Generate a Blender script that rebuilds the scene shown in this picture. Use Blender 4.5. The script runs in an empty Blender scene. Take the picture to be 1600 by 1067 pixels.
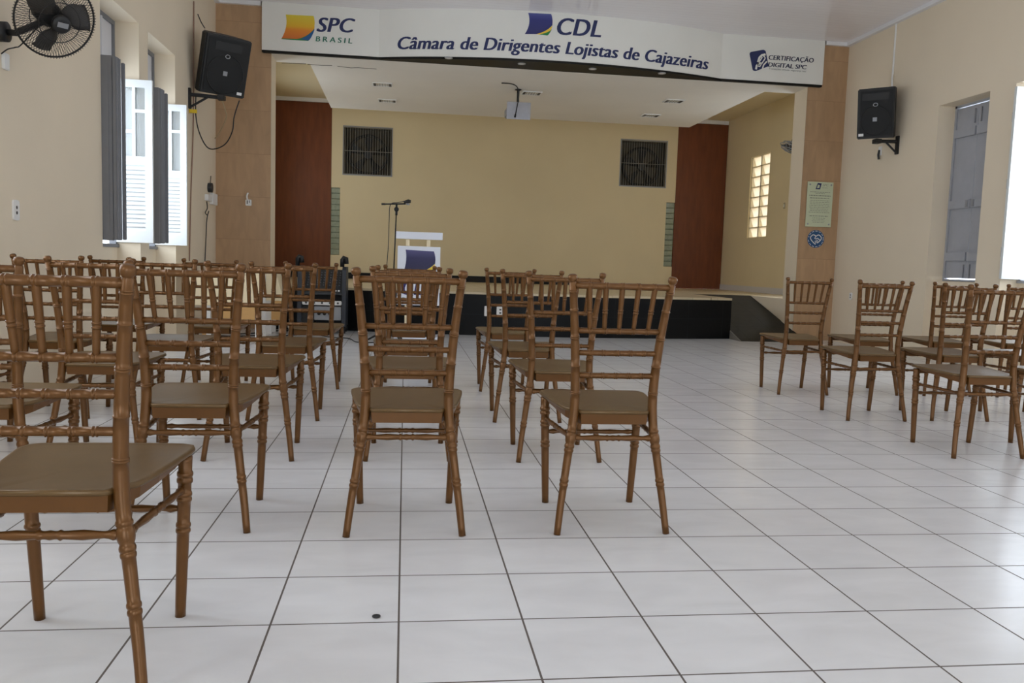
import bpy, bmesh, math, random
from mathutils import Vector, Matrix
random.seed(7)
SC = bpy.context.scene
COL = SC.collection
PI = math.pi

# ------------------------------------------------------------------ camera, world, light, exposure
CAM_POS = Vector((-0.00178, -2.14715, 0.94676))
YAW, PITCH, ROLL, FPX = 0.1295870, -0.0906561, 0.0318295, 1304.36
fw = Vector((math.sin(YAW) * math.cos(PITCH), math.cos(YAW) * math.cos(PITCH), math.sin(PITCH)))
rt = Vector((math.cos(YAW), -math.sin(YAW), 0))
up = rt.cross(fw)
r2 = math.cos(ROLL) * rt + math.sin(ROLL) * up
u2 = -math.sin(ROLL) * rt + math.cos(ROLL) * up
cam = bpy.data.cameras.new('camera')
cam.sensor_fit = 'HORIZONTAL'
cam.sensor_width = 36.0
cam.lens = FPX / 1600 * 36.0
cam.clip_start = 0.05
cam_o = bpy.data.objects.new('camera', cam)
COL.objects.link(cam_o)
cam_o.matrix_world = Matrix(((r2.x, u2.x, -fw.x, CAM_POS.x), (r2.y, u2.y, -fw.y, CAM_POS.y),
                             (r2.z, u2.z, -fw.z, CAM_POS.z), (0, 0, 0, 1)))
SC.camera = cam_o

world = bpy.data.worlds.new('sky')
SC.world = world
world.use_nodes = True
bgn = world.node_tree.nodes['Background']
bgn.inputs['Color'].default_value = (0.80, 0.89, 1.0, 1)
bgn.inputs['Strength'].default_value = 11.0
SC.view_settings.view_transform = 'Standard'
SC.view_settings.look = 'None'
SC.view_settings.gamma = 1.0
SC.view_settings.use_curve_mapping = False
SC.view_settings.exposure = -0.98
try:
    SC.cycles.max_bounces = 14
    SC.cycles.diffuse_bounces = 8
    SC.cycles.sample_clamp_indirect = 6.0
except Exception:
    pass


def sky_portal(name, loc, normal, w, h):
    """daylight coming in through one opening: a portal that only guides sky sampling"""
    l = bpy.data.lights.new(name, 'AREA')
    l.shape = 'RECTANGLE'
    l.size, l.size_y = w, h
    l.cycles.is_portal = True
    o = bpy.data.objects.new(name, l)
    COL.objects.link(o)
    o.location = loc
    o.rotation_euler = Vector(normal).to_track_quat('-Z', 'Y').to_euler()
    return o


# ------------------------------------------------------------------ materials
def lin(c):
    return tuple(((v / 255) / 12.92 if v / 255 <= 0.04045 else ((v / 255 + 0.055) / 1.055) ** 2.4) for v in c) + (1,)


def mat(name, rgb, rough=0.6, metal=0.0, noise=0.0, nscale=6.0, bump=0.0, bscale=60.0, spec=0.5, stretch=None, emit=0, trans=0):
    m = bpy.data.materials.new(name)
    m.use_nodes = True
    nt = m.node_tree
    b = nt.nodes['Principled BSDF']
    b.inputs['Base Color'].default_value = lin(rgb)
    b.inputs['Roughness'].default_value = rough
    b.inputs['Metallic'].default_value = metal
    b.inputs['Specular IOR Level'].default_value = spec
    if trans:
        b.inputs['Transmission Weight'].default_value = trans
    if emit:
        b.inputs['Emission Color'].default_value = lin(rgb)
        b.inputs['Emission Strength'].default_value = emit
    if noise or bump:
        tc = nt.nodes.new('ShaderNodeTexCoord')
        mp = nt.nodes.new('ShaderNodeMapping')
        nt.links.new(tc.outputs['Object'], mp.inputs['Vector'])
        if stretch:
            mp.inputs['Scale'].default_value = stretch
    if noise:
        n = nt.nodes.new('ShaderNodeTexNoise')
        n.inputs['Scale'].default_value = nscale
        n.inputs['Detail'].default_value = 6
        nt.links.new(mp.outputs['Vector'], n.inputs['Vector'])
        r = nt.nodes.new('ShaderNodeMapRange')
        r.inputs['From Min'].default_value = 0.3
        r.inputs['From Max'].default_value = 0.7
        r.inputs['To Min'].default_value = 1 - noise
        r.inputs['To Max'].default_value = 1 + noise
        nt.links.new(n.outputs['Fac'], r.inputs['Value'])
        mx = nt.nodes.new('ShaderNodeVectorMath')
        mx.operation = 'SCALE'
        mx.inputs[0].default_value = lin(rgb)[:3]
        nt.links.new(r.outputs['Result'], mx.inputs['Scale'])
        nt.links.new(mx.outputs['Vector'], b.inputs['Base Color'])
    if bump:
        n2 = nt.nodes.new('ShaderNodeTexNoise')
        n2.inputs['Scale'].default_value = bscale
        n2.inputs['Detail'].default_value = 4
        nt.links.new(mp.outputs['Vector'], n2.inputs['Vector'])
        bp = nt.nodes.new('ShaderNodeBump')
        bp.inputs['Strength'].default_value = bump
        bp.inputs['Distance'].default_value = 0.01
        nt.links.new(n2.outputs['Fac'], bp.inputs['Height'])
        nt.links.new(bp.outputs['Normal'], b.inputs['Normal'])
    return m


def grid_mat(name, rgb, line_rgb, sx, sy, lw, axes=(0, 1), off=(0, 0), rough=0.35, noise=0.05, nscale=3.0, line_rough=0.8, tint=0.03, spec=0.5,
             stretch=None):
    """tiles with joints: size sx*sy metres over the two object axes; lw = joint width; sx or sy 0 leaves that direction out"""
    m = bpy.data.materials.new(name)
    m.use_nodes = True
    nt = m.node_tree
    N, L = nt.nodes, nt.links
    b = N['Principled BSDF']
    b.inputs['Specular IOR Level'].default_value = spec
    tc = N.new('ShaderNodeTexCoord')
    sp = N.new('ShaderNodeSeparateXYZ')
    L.new(tc.outputs['Object'], sp.inputs[0])
    masks, cells = [], []
    for ax, s, o in ((axes[0], sx, off[0]), (axes[1], sy, off[1])):
        if not s:
            continue
        a = N.new('ShaderNodeMath'); a.operation = 'ADD'; a.inputs[1].default_value = -o + lw / 2
        L.new(sp.outputs[ax], a.inputs[0])
        d = N.new('ShaderNodeMath'); d.operation = 'DIVIDE'; d.inputs[1].default_value = s
        L.new(a.outputs[0], d.inputs[0])
        f = N.new('ShaderNodeMath'); f.operation = 'FRACT'
        L.new(d.outputs[0], f.inputs[0])
        fl = N.new('ShaderNodeMath'); fl.operation = 'FLOOR'
        L.new(d.outputs[0], fl.inputs[0])
        c = N.new('ShaderNodeMath'); c.operation = 'LESS_THAN'; c.inputs[1].default_value = lw / s
        L.new(f.outputs[0], c.inputs[0])
        masks.append(c); cells.append(fl)
    mk = masks[0]
    if len(masks) == 2:
        mk = N.new('ShaderNodeMath'); mk.operation = 'MAXIMUM'
        L.new(masks[0].outputs[0], mk.inputs[0]); L.new(masks[1].outputs[0], mk.inputs[1])
    cv = N.new('ShaderNodeCombineXYZ')
    for i, c in enumerate(cells):
        L.new(c.outputs[0], cv.inputs[i])
    wn = N.new('ShaderNodeTexWhiteNoise')
    L.new(cv.outputs[0], wn.inputs['Vector'])
    no = N.new('ShaderNodeTexNoise')
    no.inputs['Scale'].default_value = nscale
    no.inputs['Detail'].default_value = 8
    no.inputs['Distortion'].default_value = 0.6
    mp = N.new('ShaderNodeMapping')
    if stretch:
        mp.inputs['Scale'].default_value = stretch
    va = N.new('ShaderNodeVectorMath'); va.operation = 'MULTIPLY_ADD'
    va.inputs[1].default_value = (7.3, 5.1, 3.7)
    L.new(wn.outputs['Color'], va.inputs[0])
    L.new(tc.outputs['Object'], mp.inputs['Vector'])
    L.new(mp.outputs['Vector'], va.inputs[2])
    L.new(va.outputs[0], no.inputs['Vector'])
    r = N.new('ShaderNodeMapRange')
    r.inputs['From Min'].default_value = 0.3; r.inputs['From Max'].default_value = 0.7
    r.inputs['To Min'].default_value = 1 - noise; r.inputs['To Max'].default_value = 1 + noise
    L.new(no.outputs['Fac'], r.inputs['Value'])
    r2_ = N.new('ShaderNodeMapRange')
    r2_.inputs['To Min'].default_value = 1 - tint; r2_.inputs['To Max'].default_value = 1 + tint
    L.new(wn.outputs['Value'], r2_.inputs['Value'])
    mu = N.new('ShaderNodeMath'); mu.operation = 'MULTIPLY'
    L.new(r.outputs[0], mu.inputs[0]); L.new(r2_.outputs[0], mu.inputs[1])
    sc = N.new('ShaderNodeVectorMath'); sc.operation = 'SCALE'
    sc.inputs[0].default_value = lin(rgb)[:3]
    L.new(mu.outputs[0], sc.inputs['Scale'])
    mx = N.new('ShaderNodeMix'); mx.data_type = 'RGBA'
    L.new(mk.outputs[0], mx.inputs['Factor'])
    L.new(sc.outputs[0], mx.inputs['A'])
    mx.inputs['B'].default_value = lin(line_rgb)
    L.new(mx.outputs['Result'], b.inputs['Base Color'])
    rr = N.new('ShaderNodeMapRange')
    rr.inputs['To Min'].default_value = rough; rr.inputs['To Max'].default_value = line_rough
    L.new(mk.outputs[0], rr.inputs['Value'])
    L.new(rr.outputs[0], b.inputs['Roughness'])
    bp = N.new('ShaderNodeBump'); bp.inputs['Strength'].default_value = 0.25; bp.inputs['Distance'].default_value = 0.002
    iv = N.new('ShaderNodeMath'); iv.operation = 'SUBTRACT'; iv.inputs[0].default_value = 1
    L.new(mk.outputs[0], iv.inputs[1])
    L.new(iv.outputs[0], bp.inputs['Height'])
    L.new(bp.outputs['Normal'], b.inputs['Normal'])
    return m


def ramp_mat(name, stops, axis=2, lo=0.0, hi=1.0, rough=0.4):
    """a printed colour gradient along one object axis"""
    m = bpy.data.materials.new(name)
    m.use_nodes = True
    N, L = m.node_tree.nodes, m.node_tree.links
    tc = N.new('ShaderNodeTexCoord'); sp = N.new('ShaderNodeSeparateXYZ')
    L.new(tc.outputs['Object'], sp.inputs[0])
    r = N.new('ShaderNodeMapRange')
    r.inputs['From Min'].default_value = lo; r.inputs['From Max'].default_value = hi
    L.new(sp.outputs[axis], r.inputs['Value'])
    cr = N.new('ShaderNodeValToRGB')
    el = cr.color_ramp.elements
    el[0].position, el[0].color = stops[0][0], lin(stops[0][1])
    el[1].position, el[1].color = stops[-1][0], lin(stops[-1][1])
    for p, c in stops[1:-1]:
        e = el.new(p); e.color = lin(c)
    L.new(r.outputs[0], cr.inputs[0])
    b = N['Principled BSDF']
    L.new(cr.outputs[0], b.inputs['Base Color'])
    b.inputs['Roughness'].default_value = rough
    return m


M_WALL = mat('wall_paint', (228, 214, 190), 0.75, noise=0.025, nscale=1.2, bump=0.05, bscale=90)
M_STAGEWALL = mat('stage_wall_paint', (222, 206, 168), 0.75, noise=0.03, nscale=1.0, bump=0.05, bscale=90)
M_FLOOR = grid_mat('floor_tile', (216, 216, 217), (90, 82, 76), 0.33, 0.33, 0.0055, rough=0.23, noise=0.05, nscale=3.5, tint=0.025, stretch=(1, 2.2, 1))
M_STAGEFLOOR = grid_mat('stage_floor_tile', (200, 184, 152), (150, 132, 108), 0.4, 0.4, 0.004, rough=0.3, noise=0.05)
M_PVC = grid_mat('ceiling_pvc', (242, 239, 242), (206, 200, 204), 0, 0.10, 0.007, rough=0.25, noise=0.0, tint=0.012, line_rough=0.6)
M_PLASTER = mat('white_plaster', (232, 228, 220), 0.8, noise=0.02, nscale=1.5)
M_STAGECEIL = mat('stage_ceiling_paint', (222, 208, 172), 0.8, noise=0.02, nscale=1.5)
M_TRIM = mat('white_trim', (232, 232, 234), 0.5)
M_STONE = grid_mat('pillar_stone', (180, 147, 112), (154, 123, 94), 0, 0.56, 0.004, axes=(0, 2), off=(0, 0.06), rough=0.45, noise=0.10, nscale=4.5,
                   tint=0.05, stretch=(2.5, 1, 0.6))
M_GRANITE = grid_mat('black_granite', (14, 15, 16), (40, 44, 46), 0.55, 0.29, 0.004, axes=(0, 2), off=(0.1, -0.01), rough=0.35, noise=0.2, nscale=30,
                     tint=0.1, spec=0.16)
M_BLACKPAINT = mat('black_gloss_paint', (20, 19, 16), 0.5, spec=0.25)
M_RAMP = grid_mat('ramp_granite', (38, 37, 34), (22, 22, 20), 0.48, 0.5, 0.004, rough=0.6, noise=0.22, nscale=9, tint=0.08, spec=0.25)
M_CONC = mat('grey_cement', (128, 122, 112), 0.8, noise=0.06)
M_BROWN = mat('brown_panel_wood', (112, 60, 30), 0.5, noise=0.16, nscale=2.2, stretch=(7, 7, 1.0), spec=0.35)
M_CHAIR = mat('gold_brown_plastic', (100, 65, 27), 0.34, metal=0.42, noise=0.05, nscale=25)
M_SEAT = mat('gold_brown_plastic_sky_sheen', (98, 74, 40), 0.34, metal=0.28, noise=0.06, nscale=30)  # same plastic as the frame, with reflected sky's olive-grey tint put into the colour
M_GREYPAINT = mat('grey_shutter_paint', (122, 123, 127), 0.6, noise=0.04, nscale=8)
M_WHITEPAINT = mat('white_shutter_paint', (214, 217, 216), 0.5)
M_GREYLIGHT = mat('light_grey_shutter_paint', (164, 166, 172), 0.6, noise=0.04, nscale=8)
M_TRANSOM = mat('pale_transom_paint', (206, 206, 210), 0.6)
M_PANE = mat('shutter_glass', (235, 242, 244), 0.08, trans=0.75)
M_BLACK = mat('black_plastic', (20, 20, 21), 0.5)
M_BLACKGRILL = mat('black_speaker_grille', (22, 23, 24), 0.7, bump=0.3, bscale=400)
M_DARKGREY = mat('dark_grey_plastic', (44, 46, 48), 0.5)
M_STEEL = mat('steel', (170, 172, 176), 0.35, metal=0.8)
M_GREYMETAL = mat('grey_metal', (150, 152, 156), 0.45, metal=0.4)
M_WHITEPL = mat('white_plastic', (232, 232, 230), 0.4)
M_SIGN = mat('sign_vinyl', (232, 232, 226), 0.5, noise=0.025, nscale=1.5)
M_NAVY = mat('navy_print', (34, 44, 92), 0.5)
M_NAVY2 = mat('dark_navy_print', (30, 38, 70), 0.5)
M_GREEN = mat('green_print', (28, 110, 88), 0.5)
M_GREEN2 = mat('leaf_green_print', (34, 128, 66), 0.5)
M_BLUE = mat('blue_print', (30, 92, 150), 0.5)
M_YELLOW = mat('yellow_print', (240, 206, 66), 0.5)
M_LECT = mat('lectern_white', (226, 230, 240), 0.4)
M_CREAMCLOTH = mat('cream_laminate', (238, 222, 186), 0.5)
M_TAN = mat('tan_wood', (204, 160, 100), 0.5, noise=0.06, nscale=4, stretch=(1, 1, 6))
M_KNOB = mat('grey_knobs', (92, 96, 104), 0.5)
M_RED = mat('red_led', (255, 40, 30), 0.4, emit=6)
M_CABLE = mat('black_cable', (24, 24, 26), 0.5)
M_BEIGECABLE = mat('beige_cable', (176, 158, 124), 0.6)
M_REDWIRE = mat('brown_conduit', (150, 118, 100), 0.6)
M_YTAG = mat('yellow_tag', (220, 190, 40), 0.5)
M_GLASSPLAQUE = mat('pale_green_glass_plaque', (200, 208, 178), 0.15)
M_PLAQUETEXT = mat('etched_grey', (128, 134, 120), 0.6)
M_STICKER = mat('blue_sticker', (34, 82, 128), 0.4)
M_GLASSBLOCK = mat('glass_block', (150, 158, 140), 0.12, noise=0.1, nscale=20)
M_COBOGO = mat('cream_cobogo', (246, 236, 210), 0.7)
M_TRANSL = bpy.data.materials.new('milky_glass_block')
M_TRANSL.use_nodes = True
_n = M_TRANSL.node_tree.nodes
_t = _n.new('ShaderNodeBsdfTranslucent'); _t.inputs['Color'].default_value = lin((240, 232, 218))
_d = _n.new('ShaderNodeMixShader'); _d.inputs[0].default_value = 0.45
M_TRANSL.node_tree.links.new(_t.outputs[0], _d.inputs[1])
M_TRANSL.node_tree.links.new(_n['Principled BSDF'].outputs[0], _d.inputs[2])
_n['Principled BSDF'].inputs['Base Color'].default_value = lin((240, 228, 205))
M_TRANSL.node_tree.links.new(_d.outputs[0], _n['Material Output'].inputs['Surface'])
M_DARKHOLE = mat('dark_housing', (72, 66, 54), 0.7)
M_BARS = mat('dark_bars', (136, 132, 122), 0.5)
M_SCREEN = mat('slot_dark', (60, 60, 62), 0.5)
M_CRACK = mat('dark_crack', (52, 46, 38), 0.9)


# ------------------------------------------------------------------ mesh helpers
def link(name, bm, material, parent=None, smooth=False):
    me = bpy.data.meshes.new(name)
    bmesh.ops.recalc_face_normals(bm, faces=bm.faces)
    bm.to_mesh(me)
    bm.free()
    for m in (material if isinstance(material, (list, tuple)) else [material]):
        me.materials.append(m)
    if smooth:
        for p in me.polygons:
            p.use_smooth = True
    o = bpy.data.objects.new(name, me)
    COL.objects.link(o)
    if parent is not None:
        o.parent = parent
    return o


def smooth_angle(o, deg=40):
    me = o.data
    for p in me.polygons:
        p.use_smooth = True
    bm = bmesh.new(); bm.from_mesh(me)
    for e in bm.edges:
        if len(e.link_faces) == 2 and e.calc_face_angle(0) > math.radians(deg):
            e.smooth = False
    bm.to_mesh(me); bm.free()
    return o


def box(bm, x0, x1, y0, y1, z0, z1, bevel=0.0, mi=0):
    vs = [bm.verts.new((x, y, z)) for x in (x0, x1) for y in (y0, y1) for z in (z0, z1)]
    idx = [(0, 1, 3, 2), (4, 6, 7, 5), (0, 4, 5, 1), (2, 3, 7, 6), (0, 2, 6, 4), (1, 5, 7, 3)]
    fs = [bm.faces.new([vs[i] for i in f]) for f in idx]
    for f in fs:
        f.material_index = mi
    if bevel:
        es = list({e for f in fs for e in f.edges})
        bmesh.ops.bevel(bm, geom=es, offset=bevel, segments=2, affect='EDGES', clamp_overlap=True)
    return fs


def sweep(bm, pts, rad, seg=10, cap=True, closed=False):
    """a round tube through pts with one radius per point"""
    pts = [Vector(p) for p in pts]
    n = len(pts)
    if not isinstance(rad, (list, tuple)):
        rad = [rad] * n
    rings = []
    prev = None
    for i, p in enumerate(pts):
        if closed:
            d = pts[(i + 1) % n] - pts[i - 1]
        else:
            d = pts[min(i + 1, n - 1)] - pts[max(i - 1, 0)]
        d.normalize()
        if prev is None:
            a = Vector((0, 0, 1)) if abs(d.z) < 0.9 else Vector((1, 0, 0))
            u = d.cross(a).normalized()
        else:
            u = (prev - d * prev.dot(d)).normalized()
        prev = u
        v = d.cross(u)
        rings.append([bm.verts.new(p + rad[i] * (math.cos(2 * PI * k / seg) * u + math.sin(2 * PI * k / seg) * v)) for k in range(seg)])
    m = n if closed else n - 1
    for i in range(m):
        a, b = rings[i], rings[(i + 1) % n]
        for k in range(seg):
            bm.faces.new((a[k], a[(k + 1) % seg], b[(k + 1) % seg], b[k]))
    if cap and not closed:
        bm.faces.new(rings[0][::-1])
        bm.faces.new(rings[-1])


def prism(bm, poly, z0, z1, axis='z', mi=0):
    """extrude a polygon (2D points) between two levels along an axis"""
    def P(a, b, c):
        return {'z': (a, b, c), 'y': (a, c, b), 'x': (c, a, b)}[axis]
    lo = [bm.verts.new(P(a, b, z0)) for a, b in poly]
    hi = [bm.verts.new(P(a, b, z1)) for a, b in poly]
    fs = [bm.faces.new(lo[::-1]), bm.faces.new(hi)]
    n = len(poly)
    for i in range(n):
        fs.append(bm.faces.new((lo[i], lo[(i + 1) % n], hi[(i + 1) % n], hi[i])))
    for f in fs:
        f.material_index = mi
    return fs


def disc(bm, c, n, r, depth, seg=24):
    c, n = Vector(c), Vector(n).normalized()
    sweep(bm, [c, c + n * depth], [r, r], seg)


def smoothpath(P, n=40):
    P = [Vector(p) for p in P]
    out = []
    m = len(P) - 1
    for i in range(m):
        a, b, c, d = P[max(i - 1, 0)], P[i], P[i + 1], P[min(i + 2, m)]
        for k in range(max(2, n // m)):
            t = k / max(2, n // m)
            out.append(0.5 * ((2 * b) + (c - a) * t + (2 * a - 5 * b + 4 * c - d) * t * t + (3 * b - a - 3 * c + d) * t ** 3))
    out.append(P[-1])
    return out


def tag(o, label=None, cat=None, group=None, kind=None):
    if label: o['label'] = label
    if cat: o['category'] = cat
    if group: o['group'] = group
    if kind: o['kind'] = kind
    return o


def thing(name, label, cat, loc=(0, 0, 0), group=None, rot=(0, 0, 0)):
    o = bpy.data.objects.new(name, None)
    o.empty_display_size = 0.1
    COL.objects.link(o)
    o.location = loc
    o.rotation_euler = rot
    return tag(o, label, cat, group)


def struct(name, bm, m, label=None, parent=None, smooth=False):
    o = link(name, bm, m, parent, smooth)
    if parent is None:
        o['kind'] = 'structure'
        o['label'] = label or name.replace('_', ' ')
    return o


def BM():
    return bmesh.new()


# pixel -> world (used to read sizes and places off the photograph)
def pray(px, py):
    return (fw * 1.0 + r2 * ((px - 800) / FPX) + u2 * (-(py - 533.5) / FPX))


def at(px, py, ax, v):
    d = pray(px, py)
    return CAM_POS + d * ((v - CAM_POS[ax]) / d[ax])


# ------------------------------------------------------------------ the room
XL, XR, YP, YB, ZC = -2.49, 6.20, 9.366, 15.10, 4.24
YR = -5.2                 # hall's rear wall, behind the camera
SXL, SXR, ZS, ZSC = -2.62, 6.72, 0.58, 4.12     # stage: side walls, platform height, ceiling

bm = BM(); box(bm, XL - 0.3, XR + 0.3, YR - 0.3, YP + 0.6, -0.12, 0.0)
struct('floor', bm, M_FLOOR, 'white ceramic tile floor of the hall')
bm = BM(); box(bm, XL - 0.3, XR + 0.3, YR - 0.3, YP + 0.46, ZC, ZC + 0.12)
struct('ceiling', bm, M_PVC, 'white slatted ceiling of the hall')


def wall_x(name, x_in, x_out, ys, zs, holes, m, label):
    """a wall across x with rectangular holes (y0,y1,z0,z1) cut through it"""
    Y = sorted({ys[0], ys[1]} | {h[0] for h in holes} | {h[1] for h in holes})
    Z = sorted({zs[0], zs[1]} | {h[2] for h in holes} | {h[3] for h in holes})
    def solid(i, j):
        if i < 0 or j < 0 or i >= len(Y) - 1 or j >= len(Z) - 1:
            return False
        y, z = (Y[i] + Y[i + 1]) / 2, (Z[j] + Z[j + 1]) / 2
        return not any(h[0] < y < h[1] and h[2] < z < h[3] for h in holes)
    bm = BM()
    vs = {}
    def V(x, y, z):
        k = (round(x, 5), round(y, 5), round(z, 5))
        if k not in vs: vs[k] = bm.verts.new(k)
        return vs[k]
    for i in range(len(Y) - 1):
        for j in range(len(Z) - 1):
            if not solid(i, j): continue
            a, b, c, d = Y[i], Y[i + 1], Z[j], Z[j + 1]
            for x in (x_in, x_out):
                bm.faces.new((V(x, a, c), V(x, b, c), V(x, b, d), V(x, a, d)))
            if not solid(i - 1, j): bm.faces.new((V(x_in, a, c), V(x_out, a, c), V(x_out, a, d), V(x_in, a, d)))
            if not solid(i + 1, j): bm.faces.new((V(x_in, b, c), V(x_out, b, c), V(x_out, b, d), V(x_in, b, d)))
            if not solid(i, j - 1): bm.faces.new((V(x_in, a, c), V(x_in, b, c), V(x_out, b, c), V(x_out, a, c)))
            if not solid(i, j + 1): bm.faces.new((V(x_in, a, d), V(x_in, b, d), V(x_out, b, d), V(x_out, a, d)))
    return struct(name, bm, m, label)


LW = [(5.19, 6.19), (6.46, 7.42), (1.5, 2.5), (0.2, 1.2), (-2.6, -1.6)]     # left windows
RW = [(6.32, 7.19), (4.95, 5.93), (3.55, 4.50), (0.6, 1.55), (-2.4, -1.4)]
XLO, XRO = XL - 0.21, XR + 0.21
wall_x('wall_left', XL, XL - 0.30, (YR, YP + 0.4), (0, ZC), [(a, b, 0.0, 3.07) for a, b in LW], M_WALL, 'cream left wall of the hall')
wall_x('wall_right', XR, XR + 0.30, (YR, YP + 0.4), (0, ZC), [(a, b, 0.0, 2.98) for a, b in RW], M_WALL, 'cream right wall of the hall')
# thin parapets that close the foot of every window niche
for nm, rows, xo, sgn_ in (('wall_left_parapet', LW, XLO, -1), ('wall_right_parapet', RW, XRO, 1)):
    bm = BM()
    for a, b in rows:
        box(bm, min(xo, xo + sgn_ * 0.09), max(xo, xo + sgn_ * 0.09), a, b, 0, 1.0 if sgn_ < 0 else 0.93)
    struct(nm, bm, M_WALL, 'low wall under the %s windows' % ('left' if sgn_ < 0 else 'right'))
# rear wall behind the camera; two unseen doorways added to let daylight in
bm = BM()
for a, b, z0, z1 in ((XL - 0.3, -1.4, 0, ZC), (0.6, 3.0, 0, ZC), (5.0, XR + 0.3, 0, ZC), (-1.4, 0.6, 2.6, ZC), (3.0, 5.0, 2.6, ZC)):
    box(bm, a, b, YR - 0.2, YR, z0, z1)
struct('wall_rear', bm, M_WALL, 'cream rear wall of the hall')

# ------------------------------------------------------------------ stage opening: pillars and beam
for nm, x0, x1, lab in (('pillar_left', XL, -1.79, 'stone clad pillar left of the stage'), ('pillar_right', 5.62, XR, 'stone clad pillar right of the stage')):
    bm = BM(); box(bm, x0, x1, YP + 0.015, YP + 0.40, 0, ZC)
    p = struct(nm, bm, M_WALL, lab)
    bm = BM(); box(bm, x0, x1, YP, YP + 0.014, 0, ZC - 0.05)
    link('stone_cladding', bm, M_STONE, p)
bm = BM(); box(bm, -1.79, 5.62, YP, YP + 0.45, 3.60, ZC)
struct('beam', bm, M_PLASTER, 'white plastered beam over the stage')
bm = BM()
box(bm, XR - 0.06, XR, YR, YP, ZC - 0.05, ZC)
box(bm, XL, XL + 0.06, YR, YP, ZC - 0.05, ZC)
box(bm, 5.83, XR - 0.06, YP - 0.05, YP, ZC - 0.05, ZC)
box(bm, XL + 0.06, -1.92, YP - 0.05, YP, ZC - 0.05, ZC)
struct('trim_1', bm, M_TRIM, 'white ceiling moulding of the hall')

# stage shell
def arc_y(x, xa, xb, y0, sag):
    if x <= xa or x >= xb: return y0
    h = (xb - xa) / 2; R = (h * h + sag * sag) / (2 * sag); cx = (xa + xb) / 2
    return y0 + (R - sag) - math.sqrt(R * R - (x - cx) ** 2)


def stage_front(x): return arc_y(x, -0.75, 4.64, 9.30, 0.36)


XST = 4.64
arc = [(-0.75 + (XST + 0.75) * i / 40) for i in range(41)]
bm = BM()
poly = [(-1.785, 9.30)] + [(x, stage_front(x) + 0.02) for x in arc] + [(XST, YB), (SXL, YB), (SXL, YP + 0.42), (-1.785, YP + 0.42)]
prism(bm, poly, 0, ZS)
prism(bm, [(XST, 10.97), (SXR, 10.97), (SXR, YB), (XST, YB)], 0, ZS)
struct('stage_floor', bm, M_STAGEFLOOR, 'beige tiled stage floor')
bm = BM(); prism(bm, [(5.64, YP + 0.41), (SXR, YP + 0.41), (SXR, 10.97), (5.64, 10.97)], 0, ZS)
struct('stage_side_block', bm, M_WALL, 'cream stage side beside the ramp')
bm = BM()
poly = [(-1.785, 9.285)] + [(x, stage_front(x)) for x in arc] + [(XST, 9.325)] + [(x, stage_front(x) + 0.02) for x in arc[::-1]] + [(-1.785, 9.30)]
prism(bm, poly, 0, ZS - 0.03)
struct('stage_riser', bm, M_GRANITE, 'black granite front of the stage')
bm = BM()
poly = [(-1.785, 9.27)] + [(x, stage_front(x) - 0.012) for x in arc] + [(XST, 9.325)] + [(x, stage_front(x) + 0.02) for x in arc[::-1]] + [(-1.785, 9.30)]
prism(bm, poly, ZS - 0.03, ZS + 0.001)
struct('stage_nosing', bm, M_STAGEFLOOR, 'beige edge of the stage')
bm = BM()
prism(bm, [(8.90, 0), (10.97, ZS), (10.97, 0)], XST + 0.008, 5.63, 'x')
struct('ramp', bm, [M_RAMP], 'black granite ramp up to the stage')
bm = BM()
prism(bm, [(8.88, 0), (9.31, 0.12), (9.31, 0)], XST - 0.006, XST + 0.006, 'x')
struct('ramp_side', bm, [M_CONC], 'grey cement side of the ramp')
bm = BM()
def cell_wall(x0, x1, z0, z1, holes, yf, yb):
    X = sorted({x0, x1} | {h[0] for h in holes} | {h[1] for h in holes})
    Z = sorted({z0, z1} | {h[2] for h in holes} | {h[3] for h in holes})
    for i in range(len(X) - 1):
        for j in range(len(Z) - 1):
            x, z = (X[i] + X[i + 1]) / 2, (Z[j] + Z[j + 1]) / 2
            if any(h[0] < x < h[1] and h[2] < z < h[3] for h in holes): continue
            box(bm, X[i], X[i + 1], yf, yb, Z[j], Z[j + 1])
FANS = [(-1.265, -0.315, 2.665, 3.60), (4.41, 5.385, 2.685, 3.625)]
STRIPS = [(-1.50, -1.325, 1.05, 2.39), (5.435, 5.62, 1.03, 2.375)]
cell_wall(-1.50, 5.62, ZS, ZSC, FANS + STRIPS, YB, YB + 0.22)
struct('wall_stage_back', bm, M_STAGEWALL, 'yellow cream back wall of the stage')
bm = BM(); box(bm, SXL - 0.2, -1.50, YB + 0.05, YB + 0.25, ZS, ZSC); box(bm, 5.62, SXR + 0.2, YB + 0.05, YB + 0.25, ZS, ZSC)
struct('wall_stage_recess', bm, M_STAGEWALL, 'wall behind the brown panels')
for nm, x0, x1 in (('trim_2', SXL + 0.03, -1.505), ('trim_3', 5.625, SXR - 0.01)):
    bm = BM(); box(bm, x0, x1, YB + 0.005, YB + 0.05, ZS, 4.04)
    struct(nm, bm, M_BROWN, 'tall brown wood panel at the %s end of the stage back wall' % ('left' if x0 < 0 else 'right'))
    bm = BM(); box(bm, x0, x1, YB - 0.01, YB + 0.05, 4.045, ZSC)
    struct(nm.replace('2', '4').replace('3', '5'), bm, M_TRIM, 'white strip over the %s brown panel' % ('left' if x0 < 0 else 'right'))
bm = BM(); box(bm, -2.55, 3.46, YB - 0.05, YB - 0.001, ZS, ZS + 0.125)
struct('baseboard_stage_back', bm, M_BLACKPAINT, 'black skirting along the stage back wall')
GBW = (12.96, 13.84, 1.64, 3.21)      # pierced block window of the stage's right wall
wall_x('wall_stage_right', SXR, SXR + 0.2, (YP + 0.4, YB + 0.25), (0, ZSC), [GBW, (10.2, 11.1, 1.64, 3.21)], M_STAGEWALL, 'cream right wall of the stage')
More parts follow.
